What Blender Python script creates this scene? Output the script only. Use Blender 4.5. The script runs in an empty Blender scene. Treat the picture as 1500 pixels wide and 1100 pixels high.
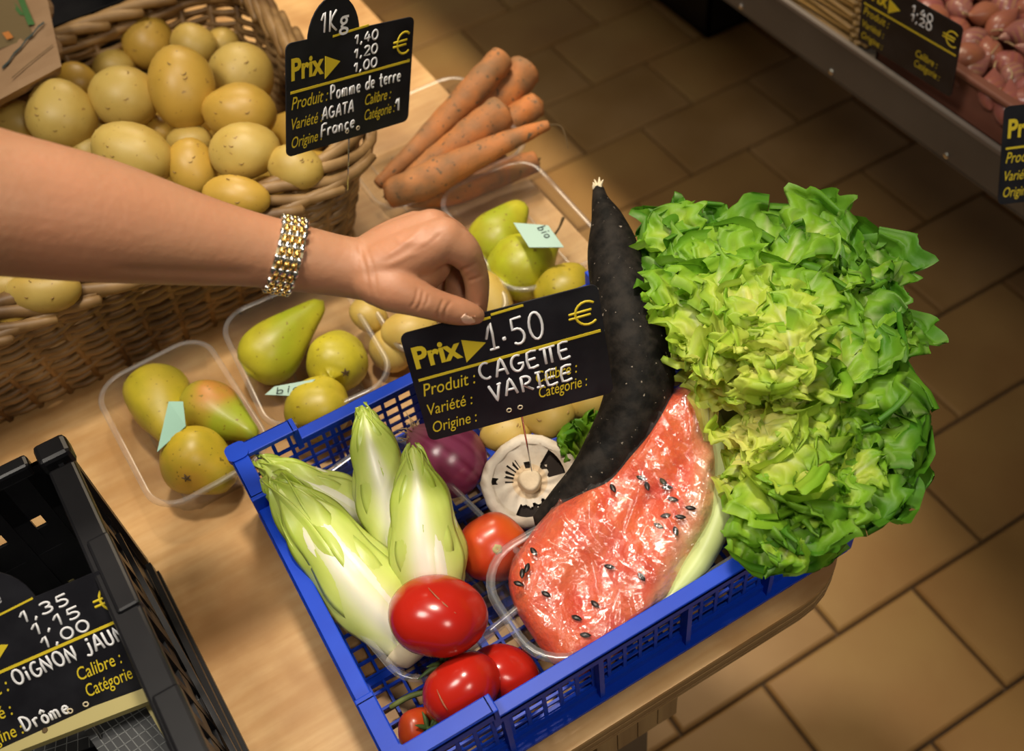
import bpy, math, random
import numpy as np
from mathutils import Vector, Matrix
random.seed(7); np.random.seed(7)
C = bpy.context.scene.collection
PI = math.pi

# ------------------------------------------------------------------ camera
RC = np.array([[0.85994614, -0.50236196, -0.09013935],
               [-0.44380053, -0.64878329, -0.61815963],
               [0.25205898, 0.57158787, -0.78086719]])
FP = 1582.36
CP = np.array([0.0017, -0.3141, 1.6205])
cam = bpy.data.cameras.new('camera'); cam_o = bpy.data.objects.new('camera', cam); C.objects.link(cam_o)
m = Matrix.Identity(4)
for i in range(3):
    m[i][0] = RC[0][i]; m[i][1] = -RC[1][i]; m[i][2] = -RC[2][i]; m[i][3] = CP[i]
cam_o.matrix_world = m
cam.sensor_width = 36; cam.lens = FP / 1500 * 36; cam.clip_start = 0.02
cam.dof.use_dof = True; cam.dof.focus_distance = 0.865; cam.dof.aperture_fstop = 5.0
sc = bpy.context.scene; sc.camera = cam_o
# ------------------------------------------------------------------ light
sc.view_settings.view_transform = 'Standard'; sc.view_settings.look = 'None'
sc.view_settings.gamma = 1; sc.view_settings.use_curve_mapping = False
sc.view_settings.exposure = 0.2
w = bpy.data.worlds.new('world'); sc.world = w; w.use_nodes = True
w.node_tree.nodes['Background'].inputs[0].default_value = (1.0, 0.86, 0.68, 1)
w.node_tree.nodes['Background'].inputs[1].default_value = 0.06
def area(name, loc, target, size, power, col):
    l = bpy.data.lights.new(name, 'AREA'); l.energy = power; l.size = size; l.color = col; l.shape = 'DISK'
    o = bpy.data.objects.new(name, l); C.objects.link(o); o.location = loc
    o.rotation_euler = (Vector(target) - Vector(loc)).to_track_quat('-Z', 'Y').to_euler()
    l.spread = math.radians(180)
    return l
def spot(name, loc, target, power, col, ang, blend, size):
    l = bpy.data.lights.new(name, 'SPOT'); l.energy = power; l.color = col
    l.spot_size = math.radians(ang); l.spot_blend = blend; l.shadow_soft_size = size
    o = bpy.data.objects.new(name, l); C.objects.link(o); o.location = loc
    o.rotation_euler = (Vector(target) - Vector(loc)).to_track_quat('-Z', 'Y').to_euler()
spot('ceiling_spotlight', (0.34, 0.46, 2.75), (0.20, 0.22, 0.8), 104, (1.0, 0.88, 0.72), 37, 1.0, 0.09)
area('overhead_fill', (-0.55, 0.2, 2.7), (0.1, 0.2, 0.8), 0.5, 15, (1.0, 0.92, 0.80))
spot('aisle_floor_fill', (0.80, 1.05, 2.9), (0.80, 1.15, 0), 200, (1.0, 0.82, 0.58), 44, 1.0, 0.15)  # added spot to brighten the aisle tiles, no known fixture
area('overhead_fill', (0.9, 1.9, 2.6), (0.6, 1.0, 0), 0.6, 18, (1.0, 0.82, 0.58))  # added background fill for the far floor
area('overhead_fill', (0.3, -1.3, 2.6), (0.2, 0.1, 0.9), 0.5, 10, (1.0, 0.90, 0.76))  # added frontal fill from behind the camera, lifts the held sign

# ------------------------------------------------------------------ helpers
def at(px, py, z):
    "world point at height z seen at pixel (px,py) of the 1500x1100 photograph"
    d = RC.T @ np.array([(px - 750) / FP, (py - 550) / FP, 1.0])
    return CP + d * ((z - CP[2]) / d[2])
def atd(px, py, dep):
    return CP + RC.T @ np.array([(px - 750) / FP * dep, (py - 550) / FP * dep, dep])
def depth(p): return float((RC @ (np.asarray(p) - CP))[2])
def rad(p, rpx): return rpx * depth(p) / FP
def imgdir(dx, dy, dz=0.0):
    v = RC.T @ np.array([dx, dy, dz], float); return v / np.linalg.norm(v)
def nrm(v):
    v = np.asarray(v, float); return v / (np.linalg.norm(v) + 1e-12)

def empty(name, loc, label, cat, group=None, kind=None):
    o = bpy.data.objects.new(name, None); C.objects.link(o); o.location = [float(a) for a in loc]
    o.empty_display_size = 0.02; tag(o, label, cat, group, kind); return o
def tag(o, label=None, cat=None, group=None, kind=None):
    if label: o['label'] = label
    if cat: o['category'] = cat
    if group: o['group'] = group
    if kind: o['kind'] = kind
    return o
def root_loc(o):
    v = np.zeros(3)
    while o is not None: v += np.array(o.location); o = o.parent
    return v
def build(name, V, F, mat, parent=None, smooth=True, col=None, label=None):
    """V in world metres.  A child shares its parent's origin; a top-level mesh gets its own base as origin."""
    V = np.asarray(V, float).reshape(-1, 3)
    if parent is not None: org = root_loc(parent)
    else:
        org = (V.min(0) + V.max(0)) / 2; org[2] = V[:, 2].min()
    me = bpy.data.meshes.new(name); me.from_pydata((V - org).tolist(), [], [tuple(int(i) for i in f) for f in F]); me.update()
    if smooth: me.polygons.foreach_set('use_smooth', [True] * len(me.polygons))
    if col is not None:
        ca = me.color_attributes.new('Col', 'FLOAT_COLOR', 'POINT')
        c = np.ones((len(V), 4)); c[:, :3] = np.asarray(col).reshape(-1, 3)
        ca.data.foreach_set('color', c.ravel())
    if mat: me.materials.append(mat)
    o = bpy.data.objects.new(name, me); C.objects.link(o)
    if parent is not None: o.parent = parent
    else: o.location = org.tolist()
    if label: o['label'] = label
    return o
class MB:
    def __init__(s): s.V = []; s.F = []; s.n = 0; s.c = []
    def add(s, V, F, c=None):
        V = np.asarray(V, float).reshape(-1, 3); s.V.append(V)
        s.F += [tuple(int(i) + s.n for i in f) for f in F]; s.n += len(V)
        if c is not None: s.c.append(np.broadcast_to(np.asarray(c, float), V.shape))
    def box(s, a, b, M=None):
        a = np.array(a, float); b = np.array(b, float)
        V = np.array([[x, y, z] for x in (a[0], b[0]) for y in (a[1], b[1]) for z in (a[2], b[2])])
        if M is not None: V = M(V)
        s.add(V, [(0, 1, 3, 2), (4, 6, 7, 5), (0, 4, 5, 1), (2, 3, 7, 6), (0, 2, 6, 4), (1, 5, 7, 3)])
    def beam(s, p, q, wd, ht, up=(0, 0, 1)):
        p = np.array(p, float); q = np.array(q, float); t = nrm(q - p); sd = nrm(np.cross(t, up)); u = np.cross(sd, t)
        V = []
        for e in (p, q):
            for a, b in ((-1, -1), (1, -1), (1, 1), (-1, 1)): V.append(e + sd * a * wd / 2 + u * b * ht / 2)
        s.add(V, [(0, 3, 2, 1), (4, 5, 6, 7), (0, 1, 5, 4), (1, 2, 6, 5), (2, 3, 7, 6), (3, 0, 4, 7)])
    def out(s, name, mat, parent=None, smooth=False, label=None):
        return build(name, np.vstack(s.V), s.F, mat, parent, smooth, np.vstack(s.c) if s.c else None, label)
def catmull(P, n):
    P = np.asarray(P, float); Q = np.vstack([2 * P[0] - P[1], P, 2 * P[-1] - P[-2]]); out = []
    for i in range(1, len(Q) - 2):
        for k in range(n):
            t = k / n; a, b, c, d = Q[i - 1], Q[i], Q[i + 1], Q[i + 2]
            out.append(.5 * (2 * b + (c - a) * t + (2 * a - 5 * b + 4 * c - d) * t * t + (3 * b - a - 3 * c + d) * t ** 3))
    out.append(Q[-2]); return np.array(out)
def tube(P, r, seg=8, sub=4, closed=False, squash=1.0, bump=None):
    """tapered tube through points P (n,3) with radii r (n)"""
    P = np.asarray(P, float); r = np.broadcast_to(np.asarray(r, float), (len(P),))
    if sub > 1 and not closed:
        D = catmull(np.c_[P, r], sub); P, r = D[:, :3], np.maximum(D[:, 3], 1e-5)
    n = len(P); T = np.gradient(P, axis=0)
    if closed: T = np.roll(P, -1, 0) - np.roll(P, 1, 0)
    T /= np.linalg.norm(T, axis=1)[:, None] + 1e-12
    up = np.array([0, 0, 1.]) if abs(T[0][2]) < .9 else np.array([1., 0, 0])
    N = nrm(np.cross(T[0], np.cross(up, T[0]))); V = []
    for i in range(n):
        N = nrm(N - T[i] * (N @ T[i])); B = np.cross(T[i], N)
        for k in range(seg):
            a = 2 * PI * k / seg; rr = r[i]
            if bump: rr *= bump(i / (n - 1), a)
            V.append(P[i] + rr * (math.cos(a) * N * squash + math.sin(a) * B))
    F = []
    m_ = n if closed else n - 1
    for i in range(m_):
        j = (i + 1) % n
        for k in range(seg): F.append((i * seg + k, i * seg + (k + 1) % seg, j * seg + (k + 1) % seg, j * seg + k))
    if not closed:
        V += [P[0] - T[0] * r[0] * .5, P[-1] + T[-1] * r[-1] * .5]; a, b = n * seg, n * seg + 1
        for k in range(seg):
            F.append((a, (k + 1) % seg, k)); F.append((b, (n - 1) * seg + k, (n - 1) * seg + (k + 1) % seg))
    return np.array(V), F
def frame(axis, hint=(0, 0, 1)):
    z = nrm(axis); h = np.array(hint, float)
    if abs(nrm(h) @ z) > .95: h = np.array([1., .3, 0])
    x = nrm(np.cross(h, z)); y = np.cross(z, x); return x, y, z
def lathe(prof, axis, org, seg=28, mod=None, hint=(0, 0, 1)):
    """prof: (radius, height) list along the axis; mod(t, angle)->factor"""
    x, y, z = frame(axis, hint); V = []; n = len(prof)
    for i, (r, h) in enumerate(prof):
        for k in range(seg):
            a = 2 * PI * k / seg; rr = r * (mod(i / (n - 1), a) if mod else 1)
            V.append(np.asarray(org) + x * rr * math.cos(a) + y * rr * math.sin(a) + z * h)
    F = [(i * seg + k, i * seg + (k + 1) % seg, (i + 1) * seg + (k + 1) % seg, (i + 1) * seg + k) for i in range(n - 1) for k in range(seg)]
    F.append(tuple(range(seg))[::-1]); F.append(tuple((n - 1) * seg + k for k in range(seg)))
    return np.array(V), F
def lump(seed):
    rs = np.random.RandomState(seed); D = rs.normal(size=(6, 3)); ph = rs.uniform(0, 6.28, 6); fr = rs.uniform(1.0, 2.6, 6)
    D /= np.linalg.norm(D, axis=1)[:, None]
    return lambda N: sum(np.sin((N @ D[i]) * fr[i] * 2 + ph[i]) for i in range(6)) / 6
def ellipsoid(c, ax, r, seed=0, amp=.12, nu=24, nv=16):
    f = lump(seed); V = []
    for i in range(1, nv):
        th = PI * i / nv
        for k in range(nu):
            a = 2 * PI * k / nu; V.append([math.sin(th) * math.cos(a), math.sin(th) * math.sin(a), math.cos(th)])
    V.append([0, 0, 1]); V.append([0, 0, -1]); N = np.array(V)
    d = 1 + amp * f(N)
    W = np.asarray(c) + (N * d[:, None] * np.array(r)) @ np.array(ax)
    F = [((i) * nu + k, (i + 1) * nu + k, (i + 1) * nu + (k + 1) % nu, i * nu + (k + 1) % nu) for i in range(nv - 2) for k in range(nu)]
    t, b = (nv - 1) * nu, (nv - 1) * nu + 1
    for k in range(nu): F.append((t, k, (k + 1) % nu)); F.append((b, (nv - 2) * nu + (k + 1) % nu, (nv - 2) * nu + k))
    return W, F, N

# ------------------------------------------------------------------ materials
def mat(name, col, rough=.5, noise=None, bump=None, spec=.5, attr=False, metal=0, sss=0, coat=0, trans=0, spots=None, sheen=0, wavemat=None):
    """noise=(scale, colour2, amount, detail) ; bump=(scale, strength, distance) ; spots=(scale, colour, threshold)"""
    M = bpy.data.materials.new(name); M.use_nodes = True; nt = M.node_tree; N = nt.nodes; L = nt.links
    P = N['Principled BSDF']
    P.inputs['Base Color'].default_value = (*col, 1); P.inputs['Roughness'].default_value = rough
    P.inputs['Specular IOR Level'].default_value = spec; P.inputs['Metallic'].default_value = metal
    P.inputs['Coat Weight'].default_value = coat; P.inputs['Coat Roughness'].default_value = .12
    if sss:
        P.inputs['Subsurface Weight'].default_value = sss; P.inputs['Subsurface Scale'].default_value = .01
        P.inputs['Subsurface Radius'].default_value = (1, .4, .2)
    tc = N.new('ShaderNodeTexCoord'); cur = None
    if attr:
        a = N.new('ShaderNodeAttribute'); a.attribute_name = 'Col'; cur = a.outputs['Color']
    def mixc(fac, A, B):
        mx = N.new('ShaderNodeMix'); mx.data_type = 'RGBA'
        if A is None: mx.inputs['A'].default_value = (*col, 1)
        else: L.new(A, mx.inputs['A'])
        mx.inputs['B'].default_value = (*B, 1); L.new(fac, mx.inputs['Factor']); return mx.outputs['Result']
    def nz(scale, detail=4, vec=None):
        n = N.new('ShaderNodeTexNoise'); n.inputs['Scale'].default_value = scale; n.inputs['Detail'].default_value = detail
        L.new(vec or tc.outputs['Object'], n.inputs['Vector']); return n.outputs['Fac']
    def ramp(src, lo, hi, a=0., b=1.):
        r = N.new('ShaderNodeMapRange'); r.inputs['From Min'].default_value = lo; r.inputs['From Max'].default_value = hi
        r.inputs['To Min'].default_value = a; r.inputs['To Max'].default_value = b; L.new(src, r.inputs['Value']); return r.outputs['Result']
    if wavemat:   # (stretch vector, scale, colour2, amount)
        mp = N.new('ShaderNodeMapping'); mp.inputs['Scale'].default_value = wavemat[0]; L.new(tc.outputs['Object'], mp.inputs['Vector'])
        cur = mixc(ramp(nz(wavemat[1], 5, mp.outputs['Vector']), .35, .68, 0, wavemat[3]), cur, wavemat[2])
    if noise: cur = mixc(ramp(nz(noise[0], noise[3] if len(noise) > 3 else 4), .38, .64, 0, noise[2]), cur, noise[1])
    if spots: cur = mixc(ramp(nz(spots[0], 2), spots[2], spots[2] + .04), cur, spots[1])
    if cur is not None: L.new(cur, P.inputs['Base Color'])
    if bump:
        b = N.new('ShaderNodeBump'); b.inputs['Strength'].default_value = bump[1]; b.inputs['Distance'].default_value = bump[2]
        L.new(nz(bump[0], 5), b.inputs['Height']); L.new(b.outputs['Normal'], P.inputs['Normal'])
    if trans:
        t = N.new('ShaderNodeBsdfTranslucent'); mx = N.new('ShaderNodeMixShader'); mx.inputs[0].default_value = trans
        if cur is not None: L.new(cur, t.inputs['Color'])
        else: t.inputs['Color'].default_value = (*col, 1)
        L.new(P.outputs[0], mx.inputs[1]); L.new(t.outputs[0], mx.inputs[2]); L.new(mx.outputs[0], N['Material Output'].inputs['Surface'])
    return M
def clear_plastic(name, tint, body, rough, blend, bump=None, base=.06):
    M = bpy.data.materials.new(name); M.use_nodes = True; nt = M.node_tree; N = nt.nodes; L = nt.links
    N.remove(N['Principled BSDF']); out = N['Material Output']
    tr = N.new('ShaderNodeBsdfTransparent'); tr.inputs[0].default_value = (*tint, 1)
    df = N.new('ShaderNodeBsdfDiffuse'); df.inputs[0].default_value = (.9, .92, .95, 1)
    gl = N.new('ShaderNodeBsdfGlossy'); gl.inputs['Roughness'].default_value = rough
    m1 = N.new('ShaderNodeMixShader'); m1.inputs[0].default_value = body; L.new(tr.outputs[0], m1.inputs[1]); L.new(df.outputs[0], m1.inputs[2])
    lw = N.new('ShaderNodeLayerWeight'); lw.inputs['Blend'].default_value = .5
    pw = N.new('ShaderNodeMath'); pw.operation = 'POWER'; pw.inputs[1].default_value = 2.6; L.new(lw.outputs['Facing'], pw.inputs[0])
    mr = N.new('ShaderNodeMapRange'); mr.inputs['To Min'].default_value = base; mr.inputs['To Max'].default_value = blend; L.new(pw.outputs[0], mr.inputs['Value'])
    m2 = N.new('ShaderNodeMixShader'); L.new(mr.outputs['Result'], m2.inputs[0]); L.new(m1.outputs[0], m2.inputs[1]); L.new(gl.outputs[0], m2.inputs[2])
    L.new(m2.outputs[0], out.inputs['Surface'])
    if bump:
        tc = N.new('ShaderNodeTexCoord'); mp = N.new('ShaderNodeMapping'); L.new(tc.outputs['Object'], mp.inputs['Vector'])
        mp.inputs['Rotation'].default_value = (0, 0, .5); mp.inputs['Scale'].default_value = (1, 2.2, 1)
        n = N.new('ShaderNodeTexNoise'); n.inputs['Scale'].default_value = bump[0]; n.inputs['Detail'].default_value = 5; n.inputs['Distortion'].default_value = 1.2
        L.new(mp.outputs[0], n.inputs['Vector'])
        v = N.new('ShaderNodeMath'); v.operation = 'SUBTRACT'; v.inputs[1].default_value = .5; L.new(n.outputs['Fac'], v.inputs[0])
        ab = N.new('ShaderNodeMath'); ab.operation = 'ABSOLUTE'; L.new(v.outputs[0], ab.inputs[0])
        b = N.new('ShaderNodeBump'); b.inputs['Strength'].default_value = bump[1]; b.inputs['Distance'].default_value = bump[2]
        L.new(ab.outputs[0], b.inputs['Height'])
        for s_ in (gl, df, lw): L.new(b.outputs['Normal'], s_.inputs['Normal'])
    return M
M_tile = [mat('tile%d' % i, c, .42, noise=(5, c2, .8), bump=(40, .15, .001), wavemat=((1, 1, 1), 2.2, c3, .45)) for i, (c, c2, c3) in enumerate([
    ((0.414, 0.237, 0.076), (.35, .185, .06), (.50, .31, .13)), ((0.368, 0.209, 0.068), (.46, .275, .11), (.33, .175, .06)),
    ((0.442, 0.265, 0.088), (.39, .21, .07), (.53, .34, .15)), ((0.386, 0.223, 0.072), (.34, .18, .06), (.48, .29, .12))])]
M_grout = mat('grout', (.13, .085, .05), .9, noise=(60, (.09, .06, .035), .7))
M_ply = mat('plywood', (.60, .35, .135), .45, noise=(9, (.36, .17, .05), .8, 9), wavemat=((2.5, 22, 1), 5, (.74, .49, .23), .75), bump=(90, .08, .0005))
M_plyedge = mat('ply_edge', (.42, .26, .11), .55, wavemat=((1, 1, 160), 1.6, (.20, .11, .045), .9), noise=(20, (.50, .33, .16), .5))
M_pine = mat('pine', (.42, .28, .13), .5, wavemat=((25, 25, 1), 2, (.22, .13, .06), .8))
M_steel = mat('steel', (.13, .11, .09), .5, metal=.3, noise=(8, (.09, .075, .06), .5))
M_chrome = mat('chrome', (.75, .74, .72), .2, metal=1)
M_gold = mat('gold', (.85, .55, .16), .25, metal=1)
M_blue = mat('blue_plastic', (.003, .048, .52), .40, spec=.28, noise=(25, (.006, .065, .62), .5), bump=(120, .06, .0004))
M_black = mat('black_plastic', (.005, .005, .007), .38, spec=.35, noise=(20, (.012, .012, .014), .6), bump=(90, .1, .0005))
M_slate = mat('slate', (.008, .008, .012), .45, noise=(30, (.026, .027, .034), .5, 6), spec=.35)
M_yellow = mat('yellow_print', (.80, .62, .03), .5)
M_chalk = mat('white_chalk_pen', (.93, .94, .97), .7)
M_grey = mat('grey_print', (.42, .42, .44), .6)
M_wick = mat('willow', (.31, .175, .06), .5, noise=(18, (.13, .065, .02), .95), bump=(70, .35, .0012), wavemat=((1, 1, 1), 6, (.44, .28, .12), .6))
M_potato = mat('potato_skin', (.60, .43, .11), .45, noise=(22, (.48, .31, .055), .85, 6), bump=(60, .15, .001), spots=(190, (.36, .21, .05), .69), sss=.05)
M_potato2 = mat('potato_skin_golden', (.58, .36, .06), .42, noise=(22, (.46, .28, .035), .8, 6), bump=(60, .15, .001), spots=(190, (.34, .19, .04), .69), sss=.05)
M_pear = mat('pear_skin', (.55, .50, .03), .4, attr=True, noise=(32, (.36, .31, .02), .7, 8), spots=(210, (.24, .17, .02), .67), bump=(80, .08, .0006))
M_carrot = mat('carrot_skin', (.46, .19, .06), .7, noise=(34, (.25, .135, .06), .9, 8), wavemat=((1, 1, 1), 11, (.66, .19, .03), .8), bump=(80, .6, .002), spots=(150, (.14, .09, .045), .64))
M_radish = mat('radish_skin', (.005, .0045, .004), .65, spec=.15, noise=(90, (.026, .021, .017), .7, 8), bump=(110, .8, .0015), spots=(210, (.26, .22, .18), .70))
M_cream = mat('cream', (.72, .62, .42), .6)
M_eye = mat('potato_eye', (.30, .18, .05), .7)
M_brown = mat('brown_stem', (.10, .06, .02), .8, bump=(80, .5, .001))
M_lettuce = mat('lettuce', (.3, .5, .05), .46, attr=True, spec=.35, trans=.36, bump=(45, .45, .0025), noise=(30, (.30, .52, .04), .18))
M_endive = mat('endive', (.8, .8, .5), .33, attr=True, bump=(60, .18, .0012), sss=.12, noise=(24, (.70, .74, .28), .22))
M_tomato = mat('tomato', (.46, .012, .007), .22, noise=(9, (.58, .03, .010), .6), coat=.12, sss=.03, wavemat=((1, 1, 1), 30, (.36, .010, .006), .3))
M_tomato2 = mat('tomato_orange', (.50, .03, .010), .30, noise=(14, (.60, .13, .015), .8), coat=.05, sss=.03)
M_calyx = mat('calyx', (.06, .11, .025), .6, bump=(60, .3, .001))
M_scar = mat('stem_scar', (.42, .36, .17), .8)
M_onion = mat('onion_skin', (.20, .03, .08), .28, attr=True, coat=.12, bump=(40, .1, .0006))
M_root = mat('dry_root', (.48, .34, .18), .8)
M_mush = mat('mushroom', (.72, .62, .48), .75, attr=True, bump=(60, .8, .003), noise=(28, (.50, .37, .24), .6, 7))
M_gill = mat('gill', (.020, .012, .008), .85)
M_flesh = mat('melon_flesh', (.80, .10, .05), .32, attr=True, noise=(40, (.88, .19, .055), .6), bump=(65, 1.0, .005), sss=.02)
M_seed = mat('melon_seed', (.010, .007, .006), .35)
M_rind = mat('rind', (.6, .7, .3), .4, attr=True, noise=(14, (.45, .55, .18), .4))
M_film = clear_plastic('cling_film', (.98, .98, .98), .03, .10, .45, bump=(42, .5, .006), base=.15)
M_tray = clear_plastic('clear_tray', (.97, .97, .96), .035, .13, .38)
M_traylip = clear_plastic('clear_tray_lip', (.97, .97, .97), .09, .22, .34)
M_note = mat('teal_note', (.34, .60, .50), .7)
M_notew = mat('pale_note', (.42, .60, .52), .8)
M_ink = mat('ink', (.03, .05, .05), .7)
M_kraft = mat('kraft', (.33, .20, .105), .75, noise=(30, (.38, .24, .13), .6), bump=(25, .4, .003))
M_skin = mat('skin', (.43, .215, .115), .5, noise=(12, (.50, .215, .115), .7), bump=(150, .45, .0009), sss=.15, wavemat=((1, 1, 1), 30, (.39, .175, .085), .5))
M_nail = mat('nail', (.72, .45, .32), .28)
M_shallot = mat('shallot_skin', (.36, .12, .06), .33, attr=True, noise=(30, (.40, .14, .13), .4), coat=.1)
M_pinkcrate = mat('terracotta_plastic', (.22, .08, .05), .5)
M_darkred = mat('dark_red', (.30, .006, .012), .45, bump=(15, .5, .004))
M_paleslat = mat('pale_slat', (.42, .36, .14), .6)
M_mat_dark = mat('cutting_mat_dark', (.025, .027, .030), .5)
M_gridline = mat('grid_line', (.17, .18, .18), .6)
M_greenp = mat('green_print', (.05, .16, .04), .7); M_orangep = mat('orange_print', (.55, .20, .04), .7)

# ------------------------------------------------------------------ floor
floor = build('floor', [(-1.6, -1.3, -.012), (3.4, -1.3, -.012), (3.4, 4, -.012), (-1.6, 4, -.012), (-1.6, -1.3, -.03), (3.4, -1.3, -.03), (3.4, 4, -.03), (-1.6, 4, -.03)],
              [(0, 1, 2, 3), (7, 6, 5, 4), (0, 4, 5, 1), (1, 5, 6, 2), (2, 6, 7, 3), (3, 7, 4, 0)], M_grout, smooth=False)
floor['kind'] = 'structure'
def tile_mesh(mt):
    a, b, g, c = .147, .097, .0, .004
    V = [(x * a, y * b, -.012) for x, y in ((-1, -1), (1, -1), (1, 1), (-1, 1))]
    V += [(x * a, y * b, -.004) for x, y in ((-1, -1), (1, -1), (1, 1), (-1, 1))]
    V += [(x * (a - c), y * (b - c), 0) for x, y in ((-1, -1), (1, -1), (1, 1), (-1, 1))]
    F = [(0, 1, 5, 4), (1, 2, 6, 5), (2, 3, 7, 6), (3, 0, 4, 7), (4, 5, 9, 8), (5, 6, 10, 9), (6, 7, 11, 10), (7, 4, 8, 11), (8, 9, 10, 11)]
    me = bpy.data.meshes.new('tile'); me.from_pydata(V, [], F); me.materials.append(mt); return me
tms = [tile_mesh(x) for x in M_tile]
fo = root_loc(floor)
for v in range(-7, 14):
    for u in range(-12, 11):
        if (u + v) % 2: continue
        x = u * .15 + .991 + .15; y = -v * .2 + 1.935 - .1
        o = bpy.data.objects.new('tile', random.choice(tms)); C.objects.link(o); o.parent = floor
        o.location = (x - fo[0], y - fo[1], random.uniform(-.0008, .0008) - fo[2])

# ------------------------------------------------------------------ table
TZ = .77
table = empty('display_table', (-.3, .5, 0), 'honey-coloured plywood display table with rounded corner under all the produce', 'table')
def rrect(x0, x1, y0, y1, r, n=8):
    r = r if hasattr(r, '__len__') else [r] * 4; P = []
    for (cx, cy, a0, rr) in ((x1 - r[0], y0 + r[0], -90, r[0]), (x1 - r[1], y1 - r[1], 0, r[1]), (x0 + r[2], y1 - r[2], 90, r[2]), (x0 + r[3], y0 + r[3], 180, r[3])):
        for k in range(n + 1):
            a = math.radians(a0 + 90 * k / n); P.append((cx + rr * math.cos(a), cy + rr * math.sin(a)))
    return np.array(P)
def prism(P, z0, z1):
    n = len(P); V = [(x, y, z0) for x, y in P] + [(x, y, z1) for x, y in P]
    F = [(k, (k + 1) % n, n + (k + 1) % n, n + k) for k in range(n)] + [tuple(range(n, 2 * n)), tuple(range(n - 1, -1, -1))]
    return V, F
tp = rrect(-1.1, .441, -.043, 1.55, [.085, .04, .04, .085])
build('tabletop', *prism(tp, TZ - .004, TZ), M_ply, table, smooth=False)
n_ = len(tp); cx_, cy_ = tp.mean(0)
for k in range(5):   # plies of the edge, alternately proud
    q = tp.copy(); ins = .0008 if k % 2 else 0
    q = q + (np.array([cx_, cy_]) - q) / np.linalg.norm(np.array([cx_, cy_]) - q, axis=1)[:, None] * ins
    build('ply_layer', *prism(q, TZ - .004 - .0052 * (k + 1), TZ - .004 - .0052 * k), [M_plyedge, mat('ply_dark%d' % k, (.30, .18, .075), .6)][k % 2], table, smooth=False)
for (x, y) in ((.165, -.012), (-1.0, .05), (.30, 1.40), (-1.0, 1.40)):
    for k in range(4):
        b = MB(); b.box((x + k * .0225, y, .60), (x + k * .0225 + .0215, y + .09 + (k % 2) * .002, .74)); b.out('leg_plank', M_pine, table)
    b = MB(); b.box((x + .02, y + .02, .0), (x + .07, y + .07, .60)); b.out('leg', M_steel, table)

# ------------------------------------------------------------------ blue crate
ex = np.array([1., 0, 0]); O0 = np.array([-.003, -.022, 0.])
def cw(V):   # crate local -> world
    V = np.asarray(V, float).reshape(-1, 3); return O0 + V[:, :1] * ex + V[:, 1:2] * np.array([0, 1., 0]) + V[:, 2:] * np.array([0, 0, 1.])
CWD, CD, Z0, ZM, ZT = .428, .324, TZ + .001, .856, .872
crate = empty('produce_crate', cw([[.2, .15, Z0]])[0], 'bright blue plastic lattice crate holding the mixed vegetables at the table corner', 'crate')
b = MB()
for i in range(29): x = .012 + i * (CWD - .024) / 28; b.box((x - .0012, .008, Z0 + .002), (x + .0012, CD - .008, Z0 + .005), cw)
for i in range(21): y = .012 + i * (CD - .024) / 20; b.box((.008, y - .0012, Z0 + .0022), (CWD - .008, y + .0012, Z0 + .0052), cw)
for i in range(5): x = .012 + i * (CWD - .024) / 4; b.box((x - .003, .008, Z0), (x + .003, CD - .008, Z0 + .0065), cw)
for i in range(4): y = .012 + i * (CD - .024) / 3; b.box((.008, y - .003, Z0), (CWD - .008, y + .003, Z0 + .0066), cw)
b.out('base_grid', M_blue, crate)
def wall(x0, y0, x1, y1, nx, ny_):
    d = np.array([x1 - x0, y1 - y0]); Ln = np.linalg.norm(d); t = d / Ln; s = np.array([t[1], -t[0]])   # s = outward
    cen = np.array([CWD / 2, CD / 2])
    if (np.array([x0, y0]) - cen) @ s < 0: s = -s
    def T(V):
        V = np.asarray(V, float); P = np.array([x0, y0]) + V[:, :1] * t + V[:, 1:2] * s; return cw(np.c_[P, V[:, 2]])
    cor = .076 if y0 == y1 and y0 < .1 else .052; m = MB()
    for i in range(nx + 1):
        a = i * Ln / nx; wd = .0016
        top = ZT if (a < cor or a > Ln - cor) else ZM
        m.box((a - wd, -.0045, Z0), (a + wd, -.0025, top - .004), T)
    for j in range(1, 7): z = Z0 + j * .0128; m.box((0, -.005, z - .0014), (Ln, -.0028, z + .0014), T)
    m.box((0, -.0055, Z0), (Ln, .0005, Z0 + .012), T)
    w_ = m.out('lattice_wall', M_blue, crate)
    m = MB()     # outer flange at the foot and stiffening ribs
    m.box((.0, -.001, Z0), (Ln, .0085, Z0 + .0035), T)
    nr = max(2, round(Ln / .085))
    for i in range(1, nr): a = i * Ln / nr; m.box((a - .0022, -.004, Z0), (a + .0022, .0055, ZM - .002), T)
    m.out('rib_flange', M_blue, crate)
    m = MB()     # rim, lower in the middle and stepped up to the corners
    m.box((cor, -.0065, ZM - .005), (Ln - cor, .0065, ZM), T)
    m.box((cor, .0045, ZM - .012), (Ln - cor, .0065, ZM), T)
    for a0, a1 in ((0, cor), (Ln - cor, Ln)):
        m.box((a0, -.0075, ZT - .005), (a1, .0075, ZT), T)
        m.box((a0, .0050, ZT - .014), (a1, .0075, ZT), T)
        e = a1 if a0 == 0 else a0
        m.box((e - .003, -.0075, ZM - .012), (e + .003, .0075, ZT), T)
        m.box((a0, -.0045, Z0), (a0 + .004 if a0 == 0 else a1, -.0018, ZT - .003), T) if a0 == 0 else m.box((a1 - .004, -.0045, Z0), (a1, -.0018, ZT - .003), T)
    r_ = m.out('rim', M_blue, crate)
    bv = r_.modifiers.new('b', 'BEVEL'); bv.width = .0012; bv.segments = 2
g = .006
wall(g, g, CWD - g, g, 28, 6); wall(g, CD - g, CWD - g, CD - g, 28, 6); wall(g, g, g, CD - g, 20, 6); wall(CWD - g, g, CWD - g, CD - g, 20, 6)
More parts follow.
